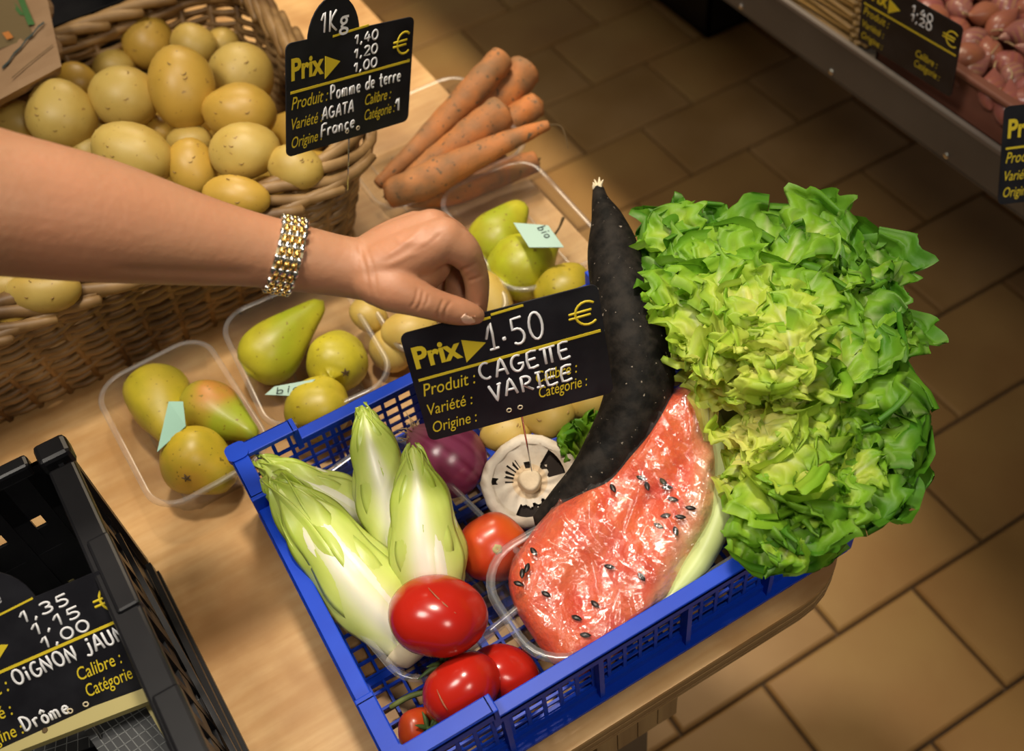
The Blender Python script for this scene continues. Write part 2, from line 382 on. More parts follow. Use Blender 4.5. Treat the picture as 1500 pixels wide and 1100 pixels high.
for (x, y) in ((g, g), (CWD - g, g), (g, CD - g), (CWD - g, CD - g)):
    P = rrect(x - .0095, x + .0095, y - .0095, y + .0095, .006, 4); P = P + 0
    V, F = prism(P, ZT - .0045, ZT + .0015); build('corner_post', cw(V), F, M_blue, crate, smooth=False)
    P = rrect(x - .008, x + .008, y - .008, y + .008, .005, 4); V, F = prism(P, Z0, ZT - .004); build('corner_post', cw(V), F, M_blue, crate, smooth=False)

# ------------------------------------------------------------------ clear trays
def tray(loc_quad, z0, z1, label, taper=.012, r=.028, lip=.005, rot=0.0, group=None):
    "loc_quad: centre x,y, half width, half length"
    cx, cy, hx, hy = loc_quad
    def T(P, z):
        c, s = math.cos(rot), math.sin(rot); P = np.asarray(P)
        return np.c_[cx + P[:, 0] * c - P[:, 1] * s, cy + P[:, 0] * s + P[:, 1] * c, np.full(len(P), z)]
    root = empty('plastic_tray', (cx, cy, z0), label, 'tray', group)
    n = 7; rings = []; H = z1 - z0
    for (ins, zz, rr) in ((taper + .012, z0, r * .5), (taper + .003, z0 + .004, r * .75), (taper * .7, z0 + H * .35, r * .85), (taper * .25, z0 + H * .8, r * .95), (0, z1, r)):
        rings.append(T(rrect(-hx + ins, hx - ins, -hy + ins, hy - ins, rr, n), zz))
    k = len(rings[0]); 
    for i in (1, 2, 3):   # corrugated sides
        R_ = rings[i]; cen = np.array([cx, cy, 0]); 
        for q in range(k):
            if q % 2: R_[q, :2] += (np.array([cx, cy]) - R_[q, :2]) * .02
    V = np.vstack(rings); F = [tuple(range(k))]
    for i in range(len(rings) - 1):
        F += [(i * k + q, i * k + (q + 1) % k, (i + 1) * k + (q + 1) % k, (i + 1) * k + q) for q in range(k)]
    build('tray_body', V, F, M_tray, root)
    rim = []
    for (o_, dz) in ((-.0005, 0), (lip * .5, .0012), (lip, 0), (lip, -.0025), (lip - .0008, -.003)):
        rim.append(T(rrect(-hx - o_, hx + o_, -hy - o_, hy + o_, r + o_, n), z1 + dz))
    V = np.vstack(rim); F = []
    for i in range(len(rim) - 1):
        F += [(i * k + q, i * k + (q + 1) % k, (i + 1) * k + (q + 1) % k, (i + 1) * k + q) for q in range(k)]
    build('tray_lip', V, F, M_traylip, root)
    m = MB()
    for q in range(-2, 3):      # moulded ribs in the floor
        A = T([(q * hx * .3, -hy * .6)], z0 + .002)[0]; B = T([(q * hx * .3, hy * .6)], z0 + .002)[0]; m.beam(A, B, .002, .0015)
    m.out('floor_rib', M_tray, root)
    return root
TB = TZ + .001
tray((-.028, .405, .056, .087), TB, .822, 'clear plastic tray with three freckled pears, nearest the black crate', rot=.05)
tray((.107, .418, .062, .082), TB, .822, 'clear plastic tray holding three pears just behind the blue crate\'s left half', rot=-.05)
tray((.248, .430, .058, .085), TB, .820, 'clear plastic tray of pale potatoes, mostly hidden under the hand', rot=-.03)
tray((.372, .445, .057, .088), TB, .822, 'clear plastic tray with yellow pears between the hand and the black radish', rot=-.02)
tray((.352, .630, .092, .085), TB, .822, 'clear plastic tray full of carrots at the table\'s far edge', rot=.0)
tray((.085, .150, .066, .104), Z0 + .007, .842, 'deep clear plastic tray cradling the endives inside the blue crate', taper=.014, rot=.18)
TRM = at(905, 862, .868)
tray((.232, .045, .103, .052), Z0 + .008, .850, 'clear plastic tray under the film-wrapped watermelon wedge', taper=.012, r=.036, lip=.007, rot=.02)

# ------------------------------------------------------------------ vegetables
def potato(px, py, z, a, b, ang, label, group='potatoes in the wicker basket', seed=0, mt=None, ratio=.9, name='potato'):
    c = at(px, py, z); ra, rb = rad(c, a), rad(c, b); ang = math.radians(ang)
    A = imgdir(math.cos(ang), -math.sin(ang)); B = imgdir(math.sin(ang), math.cos(ang)); D = np.cross(A, B)
    V, F, N = ellipsoid(c, [A, B, D], (ra, rb, min(ra, rb) * ratio), seed, .09)
    o = build(name, V, F, mt or (M_potato if seed % 3 else M_potato2))
    tag(o, label, 'potato', group)
    rs = np.random.RandomState(seed + 50)
    if a > 35:
        for k in range(3):      # eyes: small sunken lips
            th = rs.uniform(0, 6.28); q = rs.uniform(.2, .75)
            d = A * math.cos(th) * q + B * math.sin(th) * q - D * math.sqrt(1 - q * q) * np.sign(D @ RC[2] + 1e-9)
            N0 = N @ np.array([A, B, D]); i = int(np.argmax(N0 @ nrm(d))); p = V[i]; n = nrm(p - c)
            x, y, _ = frame(n); s = rad(c, 2.6 + rs.uniform(0, 1.5))
            pts = [p + n * .0002 + x * s * t - y * s * .4 * (1 - t * t) for t in (-1, -.5, 0, .5, 1)]
            VV, FF = tube(pts, [s * .12, s * .28, s * .34, s * .28, s * .12], 6, 2, squash=.4); build('eye', VV, FF, M_eye, o)
    return o
PT = [(218, 62, .885, 38, 40, 0, 'round shaded potato at the back of the basket against the far weave'),
 (283, 66, .89, 35, 30, -20, 'yellow potato peeking from the back, right of the round shaded potato'),
 (326, 64, .875, 24, 24, 0, 'small dark potato at the back right of the basket'),
 (265, 128, .955, 63, 48, 100, 'large upright oval potato with several dark eyes, top centre of the heap'),
 (182, 143, .95, 52, 46, -10, 'plump dimpled potato left of the large upright oval potato'),
 (90, 170, .95, 54, 50, -50, 'large round potato just in front of the kraft paper bag'),
 (112, 122, .895, 34, 30, -10, 'shaded potato deep behind, half under the paper bag corner'),
 (166, 98, .875, 32, 26, 10, 'dark potato low against the far weave, left of centre'),
 (354, 110, .92, 50, 46, -30, 'big pale potato at the right weave, uppermost of the right-hand three'),
 (352, 165, .938, 54, 43, -10, 'broad potato at the right weave, middle of the right-hand three'),
 (358, 222, .948, 52, 42, 8, 'smooth golden potato with one dark speck, lowest of the right-hand three'),
 (195, 226, .955, 62, 46, -22, 'large pale freckled potato lying right above the forearm'),
 (282, 246, .935, 46, 35, 100, 'upright potato wedged between the pale freckled one and the speckled golden one'),
 (278, 208, .915, 34, 26, 0, 'small potato tucked behind the upright wedged potato'),
 (22, 178, .93, 38, 34, 0, 'pale potato cut by the left picture edge under the paper bag'),
 (234, 193, .905, 26, 26, 0, 'little hidden potato in the gap beneath the large upright oval one'),
 (146, 200, .91, 26, 36, 10, 'shadowed potato in the gap between the large round and the dimpled potato'),
 (434, 246, .935, 42, 34, -10, 'golden potato under the lower left corner of the tabbed price sign'),
 (346, 288, .935, 50, 30, -8, 'pale flattened potato just above the wrist at the braided rim'),
 (64, 426, .93, 56, 34, 6, 'long golden potato below the forearm by the basket rim'),
 (10, 418, .925, 36, 28, 0, 'potato at the left picture edge directly below the forearm'),
 (12, 462, .915, 34, 26, 0, 'lowest potato at the left picture edge behind the rim'),
 (130, 222, .92, 28, 24, 0, 'sliver of potato showing above the forearm, below the large round potato')]
for i, t in enumerate(PT): potato(*t, seed=i + 3)
k = 0
for x in (-.13, -.06, .01, .08, .15, .205):
    for y in (.585, .655, .725, .80):
        if x == .205 and y > .7: continue
        c = np.array([x + random.uniform(-.008, .008), y + random.uniform(-.008, .008), .865 + random.uniform(-.008, .008)])
        c[2] -= .02 * (y > .7)
        an = random.uniform(0, 6.28); A = np.array([math.cos(an), math.sin(an), .1]); A = nrm(A); B = nrm(np.cross([0, 0, 1], A)); D = np.cross(A, B)
        V, F, N = ellipsoid(c, [A, B, D], (.036, .030, .028), 90 + k, .09, 16, 10); k += 1
        tag(build('potato', V, F, M_potato2), 'potato of the lower layer, mostly buried beneath the heap in the basket', 'potato', 'buried lower potatoes in the basket')
# pale potatoes in the hidden tray and in the crate
potato(540, 462, .81, 30, 24, -35, 'pale potato in the tray right under the wrist', 'pale potatoes in the covered tray', 61, M_potato)
potato(600, 486, .815, 42, 32, 10, 'pale potato in the tray showing between thumb and price sign', 'pale potatoes in the covered tray', 62, M_potato)
potato(715, 440, .805, 34, 48, 30, 'pale potato in the tray to the right of the index finger', 'pale potatoes in the covered tray', 64, M_potato)
potato(575, 512, .795, 34, 34, 0, 'pale potato low in the tray beside the sign\'s upper left corner', 'pale potatoes in the covered tray', 65, M_potato)
potato(655, 430, .80, 36, 40, 0, 'pale potato in the tray hidden behind the pinching fingers', 'pale potatoes in the covered tray', 67, M_potato)
potato(742, 634, .835, 40, 28, 20, 'pale yellow potato between the red onion and the mushroom, under the sign', 'potatoes in the blue crate', 68, M_potato)
potato(803, 607, .845, 40, 35, 10, 'yellow potato directly behind the mushroom', 'potatoes in the blue crate', 70, M_potato)
potato(862, 590, .84, 34, 30, 0, 'potato squeezed beside the black radish behind the sign', 'potatoes in the blue crate', 71, M_potato)
potato(720, 575, .83, 40, 34, 30, 'potato hidden behind the held price sign in the blue crate', 'potatoes in the blue crate', 73, M_potato)

def pear(base, tip, rpx, label, neck=.45, col=(.56, .50, .03), col2=None, z=(.805, .812), stem=False, seed=0, calyx=None):
    p = at(*base, z[0]); R_ = rad(p, rpx); q = at(*tip, z[1]); ax = nrm(q - p); L = np.linalg.norm(q - p)
    prof = []
    for i in range(21):
        t = i / 20; th = t * PI
        h = -R_ * .95 + (L + R_ * .95) * (1 - math.cos(th)) / 2 if False else None
        u = t
        hh = -R_ * .92 + (L + R_ * .92) * u
        # belly then neck
        if hh < 0: r = R_ * math.sqrt(max(0, 1 - (hh / (R_ * .92)) ** 2)) ** .92
        else:
            s = hh / L; r = R_ * ((1 - neck) * (0.5 + 0.5 * math.cos(PI * min(1, s * 1.15))) + neck) * math.sqrt(max(0, 1 - max(0, (s - .55) / .45) ** 2.4))
        prof.append((max(r, .0006), hh))
    prof.insert(0, (.0006, prof[0][1] + R_ * .07)); prof.insert(1, (R_ * .16, prof[1][1] + .001))
    f = lump(seed)
    V, F = lathe(prof, ax, p, 26, lambda t, a: 1 + .035 * math.sin(3 * a + seed) + .02 * math.sin(5 * a + t * 6))
    V = V + np.array([f(V[i:i + 1] * 25) for i in range(len(V))]).reshape(-1, 1) * .0009
    col = np.array(col); C2 = np.array(col2 if col2 is not None else col * .92)
    g = np.clip((f(V * 26) + .12) * 2.6, 0, 1)[:, None]
    root = build('pear', V, F, M_pear, col=col * (1 - g) + C2 * g); tag(root, label, 'pear', 'pears in the clear trays')
    if stem:
        t0 = p + ax * L; VV, FF = tube([t0 - ax * .004, t0 + ax * .008 + np.array([0, 0, .004]), t0 + ax * .016 + np.array([0, 0, .013])], [.0016, .0012, .0018], 6, 3); build('stem', VV, FF, M_brown, root)
    cp = at(*calyx, z[0] + R_ * .55) if calyx else p - ax * R_ * .86
    if calyx: cp = p + nrm(cp - p) * R_ * .97
    n = nrm(cp - p); x, y, _ = frame(n); m = MB()
    for k in range(5):
        a = 2 * PI * k / 5 + seed; d = x * math.cos(a) + y * math.sin(a)
        VV, FF = tube([cp, cp + d * .0022 + n * .0007, cp + d * .0045 + n * .0003], [.0013, .001, .0003], 5, 2); m.add(VV, FF)
    m.out('calyx', M_brown, root, True)
    return root
Y1, Y2, GR = (.58, .47, .03), (.60, .38, .03), (.36, .42, .02)
pear((230, 577), (266, 668), 47, 'freckled yellow pear, neck down, at the far left of its tray', .4, Y1, (.50, .38, .04), seed=1)
pear((305, 598), (376, 640), 44, 'green pear with a reddish-brown blush in the left tray', .42, (.36, .44, .03), (.55, .24, .05), seed=2)
pear((285, 672), (345, 705), 52, 'mottled golden pear with dark calyx at the near end of the left tray', .62, (.62, .45, .03), (.60, .34, .04), seed=3, calyx=(268, 712), z=(.815, .80))
pear((392, 520), (474, 440), 45, 'long green-yellow pear pointing to the wristwatch', .45, (.53, .49, .03), GR, seed=4, z=(.812, .83))
pear((493, 533), (502, 500), 45, 'round dimpled yellow pear with star-shaped calyx facing up', .7, (.58, .50, .03), (.54, .48, .05), seed=5, calyx=(509, 549), z=(.812, .80))
pear((465, 602), (480, 560), 48, 'smooth yellow pear against the blue crate\'s rim', .7, (.60, .49, .04), (.58, .44, .03), seed=6, z=(.81, .81))
pear((726, 352), (768, 296), 42, 'yellow-green pear with knobbly neck at the back of the right tray', .5, (.55, .52, .03), GR, seed=7, z=(.81, .825))
pear((762, 392), (812, 345), 50, 'lime-yellow pear with an upright stem, in the middle of the right tray', .5, (.52, .53, .02), (.45, .50, .02), stem=True, seed=8, z=(.812, .815))
pear((826, 428), (850, 400), 44, 'yellow pear behind the price sign\'s euro mark', .7, (.60, .47, .03), (.56, .42, .04), seed=9, z=(.812, .81))

# notes
def note(c4, z4, word, mt, label, flip=False):
    P = [at(x, y, z) for (x, y), z in zip(c4, z4)]; u = nrm(P[1] - P[0]); n = nrm(np.cross(P[1] - P[0], P[3] - P[0]))
    if n @ -RC[2] < 0: n = -n
    V = P + [p - n * .0006 for p in P]
    o = build('paper_note', V, [(0, 1, 2, 3), (7, 6, 5, 4), (0, 4, 5, 1), (1, 5, 6, 2), (2, 6, 7, 3), (3, 7, 4, 0)], mt, smooth=False)
    tag(o, label, 'note', 'handwritten paper notes on the pears')
    return o, P, n
# ---- stroke font for handwriting (unit box, baseline y=0, cap height 1)
def arc(cx, cy, rx, ry, a0, a1, n=9): return [(cx + rx * math.cos(math.radians(a0 + (a1 - a0) * k / n)), cy + ry * math.sin(math.radians(a0 + (a1 - a0) * k / n))) for k in range(n + 1)]
G = {
 '0': (.62, [arc(.3, .5, .27, .5, 90, 450, 16)]), '1': (.42, [[(.02, .62), (.26, 1), (.26, 0)]]),
 '!': (.50, [[(.02, .45), (.26, 1), (.30, 0)], [(.12, .02), (.48, .04)]]),
 '2': (.6, [arc(.28, .74, .24, .25, 160, -30) + [(.04, 0), (.58, .02)]]), '3': (.58, [arc(.24, .74, .24, .24, 140, -90) + arc(.24, .26, .28, .26, 90, -140)]),
 '4': (.6, [[(.3, 1), (.02, .35), (.56, .38)], [(.42, .7), (.38, 0)]]), '5': (.6, [[(.54, .98), (.14, .96), (.10, .56)] + arc(.26, .3, .27, .29, 110, -130)]),
 '.': (.3, [arc(.12, .3, .035, .04, 0, 360, 6)]), ',': (.26, [[(.14, .12), (.06, -.16)]]), ' ': (.35, []),
 'A': (.7, [[(.02, 0), (.30, .98), (.42, .95), (.62, 0)], [(.12, .36), (.56, .36)]]), 'C': (.68, [arc(.36, .5, .33, .5, 60, 300, 12)]),
 'E': (.62, [[(.55, .98), (.08, .95), (.06, 0), (.56, .03)], [(.08, .5), (.46, .52)]]), 'F': (.55, [[(.55, 1), (.1, .96), (.06, 0)], [(.08, .5), (.42, .54)]]),
 'G': (.74, [arc(.36, .5, .32, .5, 60, 330, 12) + [(.66, .45), (.40, .45)]]), 'I': (.4, [[(.05, 1), (.32, 1)], [(.18, 1), (.18, 0)], [(.02, 0), (.36, 0)]]),
 'i': (.3, [[(.14, .62), (.14, 0)], arc(.14, .86, .03, .03, 0, 360, 6)]),
 'J': (.55, [[(.42, .75), (.40, .15), (.25, -.08), (.02, .02)], arc(.42, 1, .04, .04, 0, 360, 6)]), 'N': (.72, [[(.05, 0), (.08, 1), (.56, 0), (.60, 1)]]),
 'O': (.74, [arc(.35, .5, .32, .5, 90, 450, 16)]), 'P': (.6, [[(.08, 0), (.1, 1)], [(.1, 1)] + arc(.25, .74, .26, .26, 90, -90) + [(.1, .46)]]),
 'R': (.66, [[(.08, 0), (.1, 1)], [(.1, 1)] + arc(.28, .75, .26, .25, 90, -90) + [(.12, .48), (.60, 0)]]), 'T': (.62, [[(.0, .98), (.6, 1)], [(.3, 1), (.28, 0)]]),
 'Y': (.82, [[(.0, .96), (.80, 1)], [(.24, .96), (.22, 0)], [(.56, .98), (.55, 0)]]),   # joined double T
 'U': (.66, [[(.06, 1), (.06, .3)] + arc(.3, .27, .24, .27, 180, 360) + [(.54, 1)]]), 'V': (.66, [[(.02, 1), (.32, 0), (.36, 0), (.56, 1)], [(.46, .96), (.64, 1)]]),
 'D': (.7, [[(.08, 0), (.1, 1)] + arc(.12, .5, .48, .5, 90, -90, 10)]), 'K': (.6, [[(.08, 0), (.1, 1)], [(.52, 1), (.12, .45), (.56, 0)]]),
 'a': (.52, [arc(.22, .28, .2, .28, 40, 360, 10) + [(.44, .58), (.44, 0)]]), 'c': (.46, [arc(.24, .28, .2, .28, 50, 310, 9)]),
 'd': (.54, [arc(.22, .28, .2, .28, 20, 340, 10), [(.44, 1), (.44, 0)]]), 'e': (.48, [[(.05, .3), (.4, .34)] + arc(.23, .3, .19, .28, 10, 310, 9)]),
 'm': (.78, [[(.05, 0), (.06, .55)] + arc(.19, .4, .12, .16, 160, 0, 5) + [(.31, 0)], [(.31, .35)] + arc(.46, .4, .14, .16, 160, 0, 5) + [(.6, 0)]]),
 'n': (.52, [[(.05, 0), (.06, .55)] + arc(.22, .38, .16, .18, 160, 0, 6) + [(.38, 0)]]), 'o': (.5, [arc(.24, .28, .2, .28, 90, 450, 12)]),
 'r': (.42, [[(.06, 0), (.06, .55)], [(.06, .38), (.2, .56), (.36, .52)]]), 't': (.42, [[(.18, .95), (.18, .05), (.34, .02)], [(.0, .62), (.38, .66)]]),
 'q': (.5, [arc(.24, .28, .2, .28, 90, 450, 12), [(.08, .74), (.24, .95), (.4, .74)]]), 'b': (.5, [[(.06, 1), (.06, 0)], arc(.25, .28, .19, .28, 180, 540, 12)]),
 '~': (.6, [[(0, .1), (.12, .4), (.25, .1), (.4, .35), (.55, .15)]]), 'f': (.42, [[(.4, .95), (.2, .98), (.16, 0)], [(.0, .55), (.36, .6)]]), '/': (.2, [[(.0, 0), (.2, 1)]]),
}
def write(s, frm, x0, x1, y, hgt, wpen, mt, parent, name='chalk_word', jit=.03, slope=0.0, seed=1):
    rs = np.random.RandomState(seed + len(s)); tot = sum(G[c][0] + .14 for c in s) - .14; k = (x1 - x0) / tot; X = x0; m = MB()
    org, ux, uy, un_ = frm
    for c in s:
        wd, st = G[c]; dy = rs.uniform(-jit, jit) * hgt; sh = rs.uniform(-.04, .08)
        for pl in st:
            pts = [org + ux * (X + (a + sh * b_) * k) + uy * (y + b_ * hgt + dy + slope * (X - x0)) + un_ * .0001 for a, b_ in pl]
            if len(pts) < 2: continue
            VV, FF = tube(pts, wpen, 6, 1 if len(pts) > 6 else 2); VV = VV - np.outer((VV - org) @ un_ , un_) * .55; m.add(VV, FF)
        X += (wd + .14) * k
    return m.out(name, mt, parent, True)
def type_mesh(txt, shear, off):
    cu = bpy.data.curves.new('t', 'FONT'); cu.body = txt; cu.size = 1; cu.shear = shear; cu.offset = off; cu.extrude = 0; cu.resolution_u = 3
    o = bpy.data.objects.new('t', cu); C.objects.link(o); dg = bpy.context.evaluated_depsgraph_get(); me = o.evaluated_get(dg).to_mesh()
    V = np.array([v.co[:] for v in me.vertices]); F = [tuple(p.vertices) for p in me.polygons]; o.evaluated_get(dg).to_mesh_clear(); bpy.data.objects.remove(o); return V, F
def typed(txt, frm, x0, x1, y, cap, mt, parent, shear=0., off=.012, name='printed_word'):
    V, F = type_mesh(txt, shear, off); org, ux, uy, un_ = frm
    k = (x1 - x0) / (V[:, 0].max() - V[:, 0].min()); a = (V[:, 0] - V[:, 0].min()) * k + x0; b_ = V[:, 1] * cap / .72 + y
    n = len(V); W = org + np.outer(a, ux) + np.outer(b_, uy)
    return build(name, W + un_ * .0004, F, mt, parent, smooth=False)
def strip(frm, pts, wd, mt, parent, name='printed_line', hz=.0003):
    org, ux, uy, un_ = frm; m = MB()
    for (a, b_), (c, d) in zip(pts[:-1], pts[1:]):
        m.beam(org + ux * a + uy * b_, org + ux * c + uy * d, wd, hz * 2, un_)
    return m.out(name, mt, parent)
def plate(frm, P, th, mt, parent, name='plate'):
    org, ux, uy, un_ = frm; P = np.asarray(P); n = len(P); B_ = org + np.outer(P[:, 0], ux) + np.outer(P[:, 1], uy)
    V = np.vstack([B_ - un_ * th, B_]); F = [(k, (k + 1) % n, n + (k + 1) % n, n + k) for k in range(n)] + [tuple(range(n, 2 * n)), tuple(range(n - 1, -1, -1))]
    return build(name, V, F, mt, parent, smooth=False)
def euro(frm, cx, cy, s, mt, parent, pen=.0011):
    org, ux, uy, un_ = frm; m = MB(); P = lambda a, b_: org + ux * (cx + a * s) + uy * (cy + b_ * s)
    for pl in ([(.5 * math.cos(math.radians(t)) * .9 + .08, .5 * math.sin(math.radians(t))) for t in range(50, 311, 20)], [(-.6, .1), (.25, .12)], [(-.62, -.1), (.2, -.08)]):
        VV, FF = tube([P(*q) for q in pl], pen, 6, 1); VV = VV - np.outer((VV - org) @ un_, un_) * .6; m.add(VV, FF)
    m.out('printed_euro', mt, parent, True)
def frame3(c, x, y):
    x = nrm(x); n = nrm(np.cross(x, y)); y = np.cross(n, x)
    return np.array(c, float), x, y, n
def price_sign(frm, label, tab=False, w_=.148, h_=.100):
    org, ux, uy, un_ = frm; root = empty('price_sign', org - uy * h_ / 2, label, 'sign'); W, H = w_ / 2, h_ / 2
    P = rrect(-W, W, -H, H, .006, 5); plate(frm, P, .0012, M_slate, root)
    if tab:
        T_ = [(a, b_) for a, b_ in arc(-.022 if tab == 1 else -.012, H - .004, .029, .036, 0, 180, 16)]
        plate((org + un_ * .00005, ux, uy, un_), T_, .0013, M_slate, root, 'tab')
    Y = lambda v: H - v * h_; X = lambda u: -W + u * w_
    typed('Prix', frm, X(.035), X(.275), Y(.315), .0185, M_yellow, root, off=.034)
    tri = [(X(.285), Y(.175)), (X(.285), Y(.375)), (X(.40), Y(.25))]
    plate((org + un_ * .0005, ux, uy, un_), tri[::-1] if False else tri, .0005, M_yellow, root, 'printed_triangle')
    strip(frm, [(X(.03), Y(.425)), (X(.98), Y(.405))], .0022, M_yellow, root)
    euro(frm, X(.915), Y(.225), .020, M_yellow, root)
    typed('Produit :', frm, X(.035), X(.31), Y(.575), .0115, M_yellow, root, shear=.25, off=.003)
    typed('Variété :', frm, X(.035), X(.27), Y(.755), .0105, M_yellow, root, shear=.25, off=.003)
    typed('Origine :', frm, X(.035), X(.27), Y(.925), .0105, M_yellow, root, shear=.25, off=.003)
    typed('Calibre :', frm, X(.61), X(.83), Y(.72), .0105, M_yellow, root, shear=.25, off=.003)
    typed('Catégorie :', frm, X(.61), X(.87), Y(.865), .0105, M_yellow, root, shear=.25, off=.003)
    return root, X, Y
def eyelets(frm, root, xs, y):
    org, ux, uy, un_ = frm
    for x in xs:
        P = [org + ux * (x + .0018 * math.cos(a)) + uy * (y + .0018 * math.sin(a)) for a in np.linspace(0, 2 * PI, 9)[:-1]]
        VV, FF = tube(P, .0006, 5, 1, closed=True); build('eyelet', VV, FF, M_cream, root)

# price sign held by the hand
FM = frame3((.2083, .1533, .9946), (.959, -.283, .021), (.062, .278, .959))
root, X, Y = price_sign(FM, 'black price sign for the mixed crate reading 1.50, pinched between thumb and finger')
write('!.50', FM, X(.40), X(.70), Y(.335), .0235, .0011, M_chalk, root, seed=4)
write('CAGEYE', FM, X(.335), X(.81), Y(.570), .0145, .00115, M_chalk, root, seed=9)
write('VARIEE', FM, X(.36), X(.80), Y(.765), .0135, .00115, M_chalk, root, jit=.06, seed=3)
strip(FM, [(X(.385), Y(.055)), (X(.45), Y(.05))], .0018, M_yellow, root); strip(FM, [(X(.455), Y(.03)), (X(.62), Y(.02))], .0018, M_yellow, root)
eyelets(FM, root, (X(.44), X(.50)), Y(.905))
org, ux, uy, un_ = FM
p0 = org + ux * X(.50) + uy * Y(.91) - un_ * .002; p1 = at(779, 690, .872)
VV, FF = tube([p0 + uy * .004, p0 - uy * .005, p1], [.0008, .0009, .0005], 6, 2); build('pin', VV, FF, M_chrome, root, label='steel pin below the sign')

# potato price sign with tab
FQ = frame3((.2358, .4735, 1.0428), (.892, .295, -.343), (.313, .145, .939))
root, X, Y = price_sign(FQ, 'tabbed black price sign for potatoes standing at the wicker basket\'s right corner', tab=1)
write('1Kg'.replace('g', 'q') if False else '1K', FQ, -.037, -.019, .053, .017, .0011, M_chalk, root, name='printed_word')
typed('g', FQ, -.017, -.006, .053, .017, M_chalk, root, off=.01)
strip(FQ, [(X(.34), Y(.02)), (X(.62), Y(-.01))], .0018, M_yellow, root)
for s_, v_ in (('1,40', .14), ('1,20', .265), ('1,00', .39)): write(s_, FQ, X(.51), X(.70), Y(v_ - .01), .0082, .0010, M_chalk, root)
write('Pomme de terre', FQ, X(.33), X(.91), Y(.575), .012, .0010, M_chalk, root)
write('AGATA', FQ, X(.27), X(.52), Y(.745), .010, .0010, M_chalk, root)
write('France', FQ, X(.26), X(.53), Y(.90), .0115, .0010, M_chalk, root)
write('1', FQ, X(.88), X(.92), Y(.86), .012, .0013, M_chalk, root)
eyelets(FQ, root, (X(.47), X(.56)), Y(.92))
org, ux, uy, un_ = FQ
p0 = org + ux * X(.50) + uy * Y(.93) - un_ * .002
VV, FF = tube([p0, p0 - uy * .06 + un_ * .0], [.0009, .0006], 6, 2); build('pin', VV, FF, M_chrome, root)

# pear notes
o, P, n = note([(752, 326), (803, 330), (826, 362), (775, 362)], (.862, .862, .866, .866), 'bio', M_notew, 'pale green paper note reading bio, on the lime-yellow pear with a stem')
fr = frame3(at(771, 330, .8632), P[2] - P[1], nrm(np.cross(n, P[2] - P[1]))); fr = (fr[0] + n * .0003, fr[1], fr[2], n)
dx = nrm(at(814, 352, .865) - at(780, 335, .863)); fr = (at(781, 350, .8648) + n * .0003, nrm(P[3] - P[0]) * .6 + nrm(P[1] - P[0]) * .0, None, n)
fr = (at(798, 340, .864) + n * .0004, nrm(P[0] - P[3] + (P[0] - P[1]) * .15), None, n); fr = (fr[0], -fr[1], np.cross(n, -fr[1]), n)
write('bio', fr, -.010, .010, -.004, .009, .0005, M_ink, o, name='ink_word')
o, P, n = note([(388, 578), (402, 566), (462, 555), (436, 580)], (.832, .832, .836, .834), 'bio', M_notew, 'small pale green paper note between the long pear and the pears by the crate')
fr = (at(424, 570, .8345) + n * .0004, nrm(P[2] - P[1]), None, n); fr = (fr[0], fr[1], np.cross(n, fr[1]), n)
write('bio', fr, -.013, .011, -.004, .008, .0005, M_ink, o, name='ink_word')
note([(247, 588), (268, 588), (272, 624), (230, 662)], (.848, .848, .848, .842), '', M_note, 'teal paper note standing between the pears of the left tray')

# carrots
def carrot(pts, zs, rs_, label, green=False, tail=None, seed=0, hide=False):
    P = [at(x, y, z) for (x, y), z in zip(pts, zs)]; r = [rad(p, q) for p, q in zip(P, rs_)]
    P = [P[0] * 1.02 - P[1] * .02] + P + [P[-1] + nrm(P[-1] - P[-2]) * r[-1] * .35]; r = [r[0] * .5] + r + [r[-1] * .62]
    rr = np.random.RandomState(seed); ph = rr.uniform(0, 6.28, 4)
    V, F = tube(P, r, 18, 9, bump=lambda t, a: 1 + .022 * math.sin(70 * t + ph[0] + math.sin(a * 2 + ph[1])) + .03 * math.sin(2 * a + 9 * t + ph[2]) + .02 * math.sin(31 * t + 3 * a + ph[3]))
    o = build('carrot', V, F, M_carrot); tag(o, label, 'carrot', 'earthy carrots in the far tray')
    if green:
        e = P[-1]; ax = nrm(P[-1] - P[-2]); V, F = lathe([(r[-1] * .65, -.001), (r[-1] * .6, .002), (r[-1] * .3, .0015), (.0005, .0005)], ax, e, 12, lambda t, a: 1 + .15 * math.sin(5 * a)); build('crown', V, F, M_calyx, o)
    else:
        e = P[-1]; ax = nrm(P[-1] - P[-2]); m = MB()
        for k in range(4):
            d = nrm(ax + rr.normal(size=3) * .5); VV, FF = tube([e, e + d * .006], [.0012, .0006], 5, 2); m.add(VV, FF)
        m.out('crown', M_brown, o, True)
    if tail:
        T_ = [at(x, y, z) for x, y, z in tail]; VV, FF = tube(T_, np.linspace(.0012, .0003, len(T_)), 5, 4); build('root_tip', VV, FF, M_brown, o)
    return o
carrot([(556, 268), (600, 228), (650, 178), (700, 125), (733, 88)], (.81, .822, .84, .86, .87), (9, 14, 19, 22, 20), 'long earthy carrot, uppermost and leftmost of the bunch', seed=1)
carrot([(640, 215), (690, 178), (735, 140), (768, 103)], (.80, .815, .83, .842), (14, 20, 26, 25), 'thick carrot with a blunt top, second from the left', seed=2)
carrot([(575, 282), (630, 238), (685, 200), (733, 166)], (.815, .835, .852, .862), (10, 17, 24, 25), 'carrot with a bulging rounded orange top lying across the middle', seed=3)
carrot([(660, 240), (710, 205), (755, 172), (785, 154)], (.80, .808, .818, .825), (10, 16, 20, 19), 'short carrot showing a round green crown', True, seed=4)
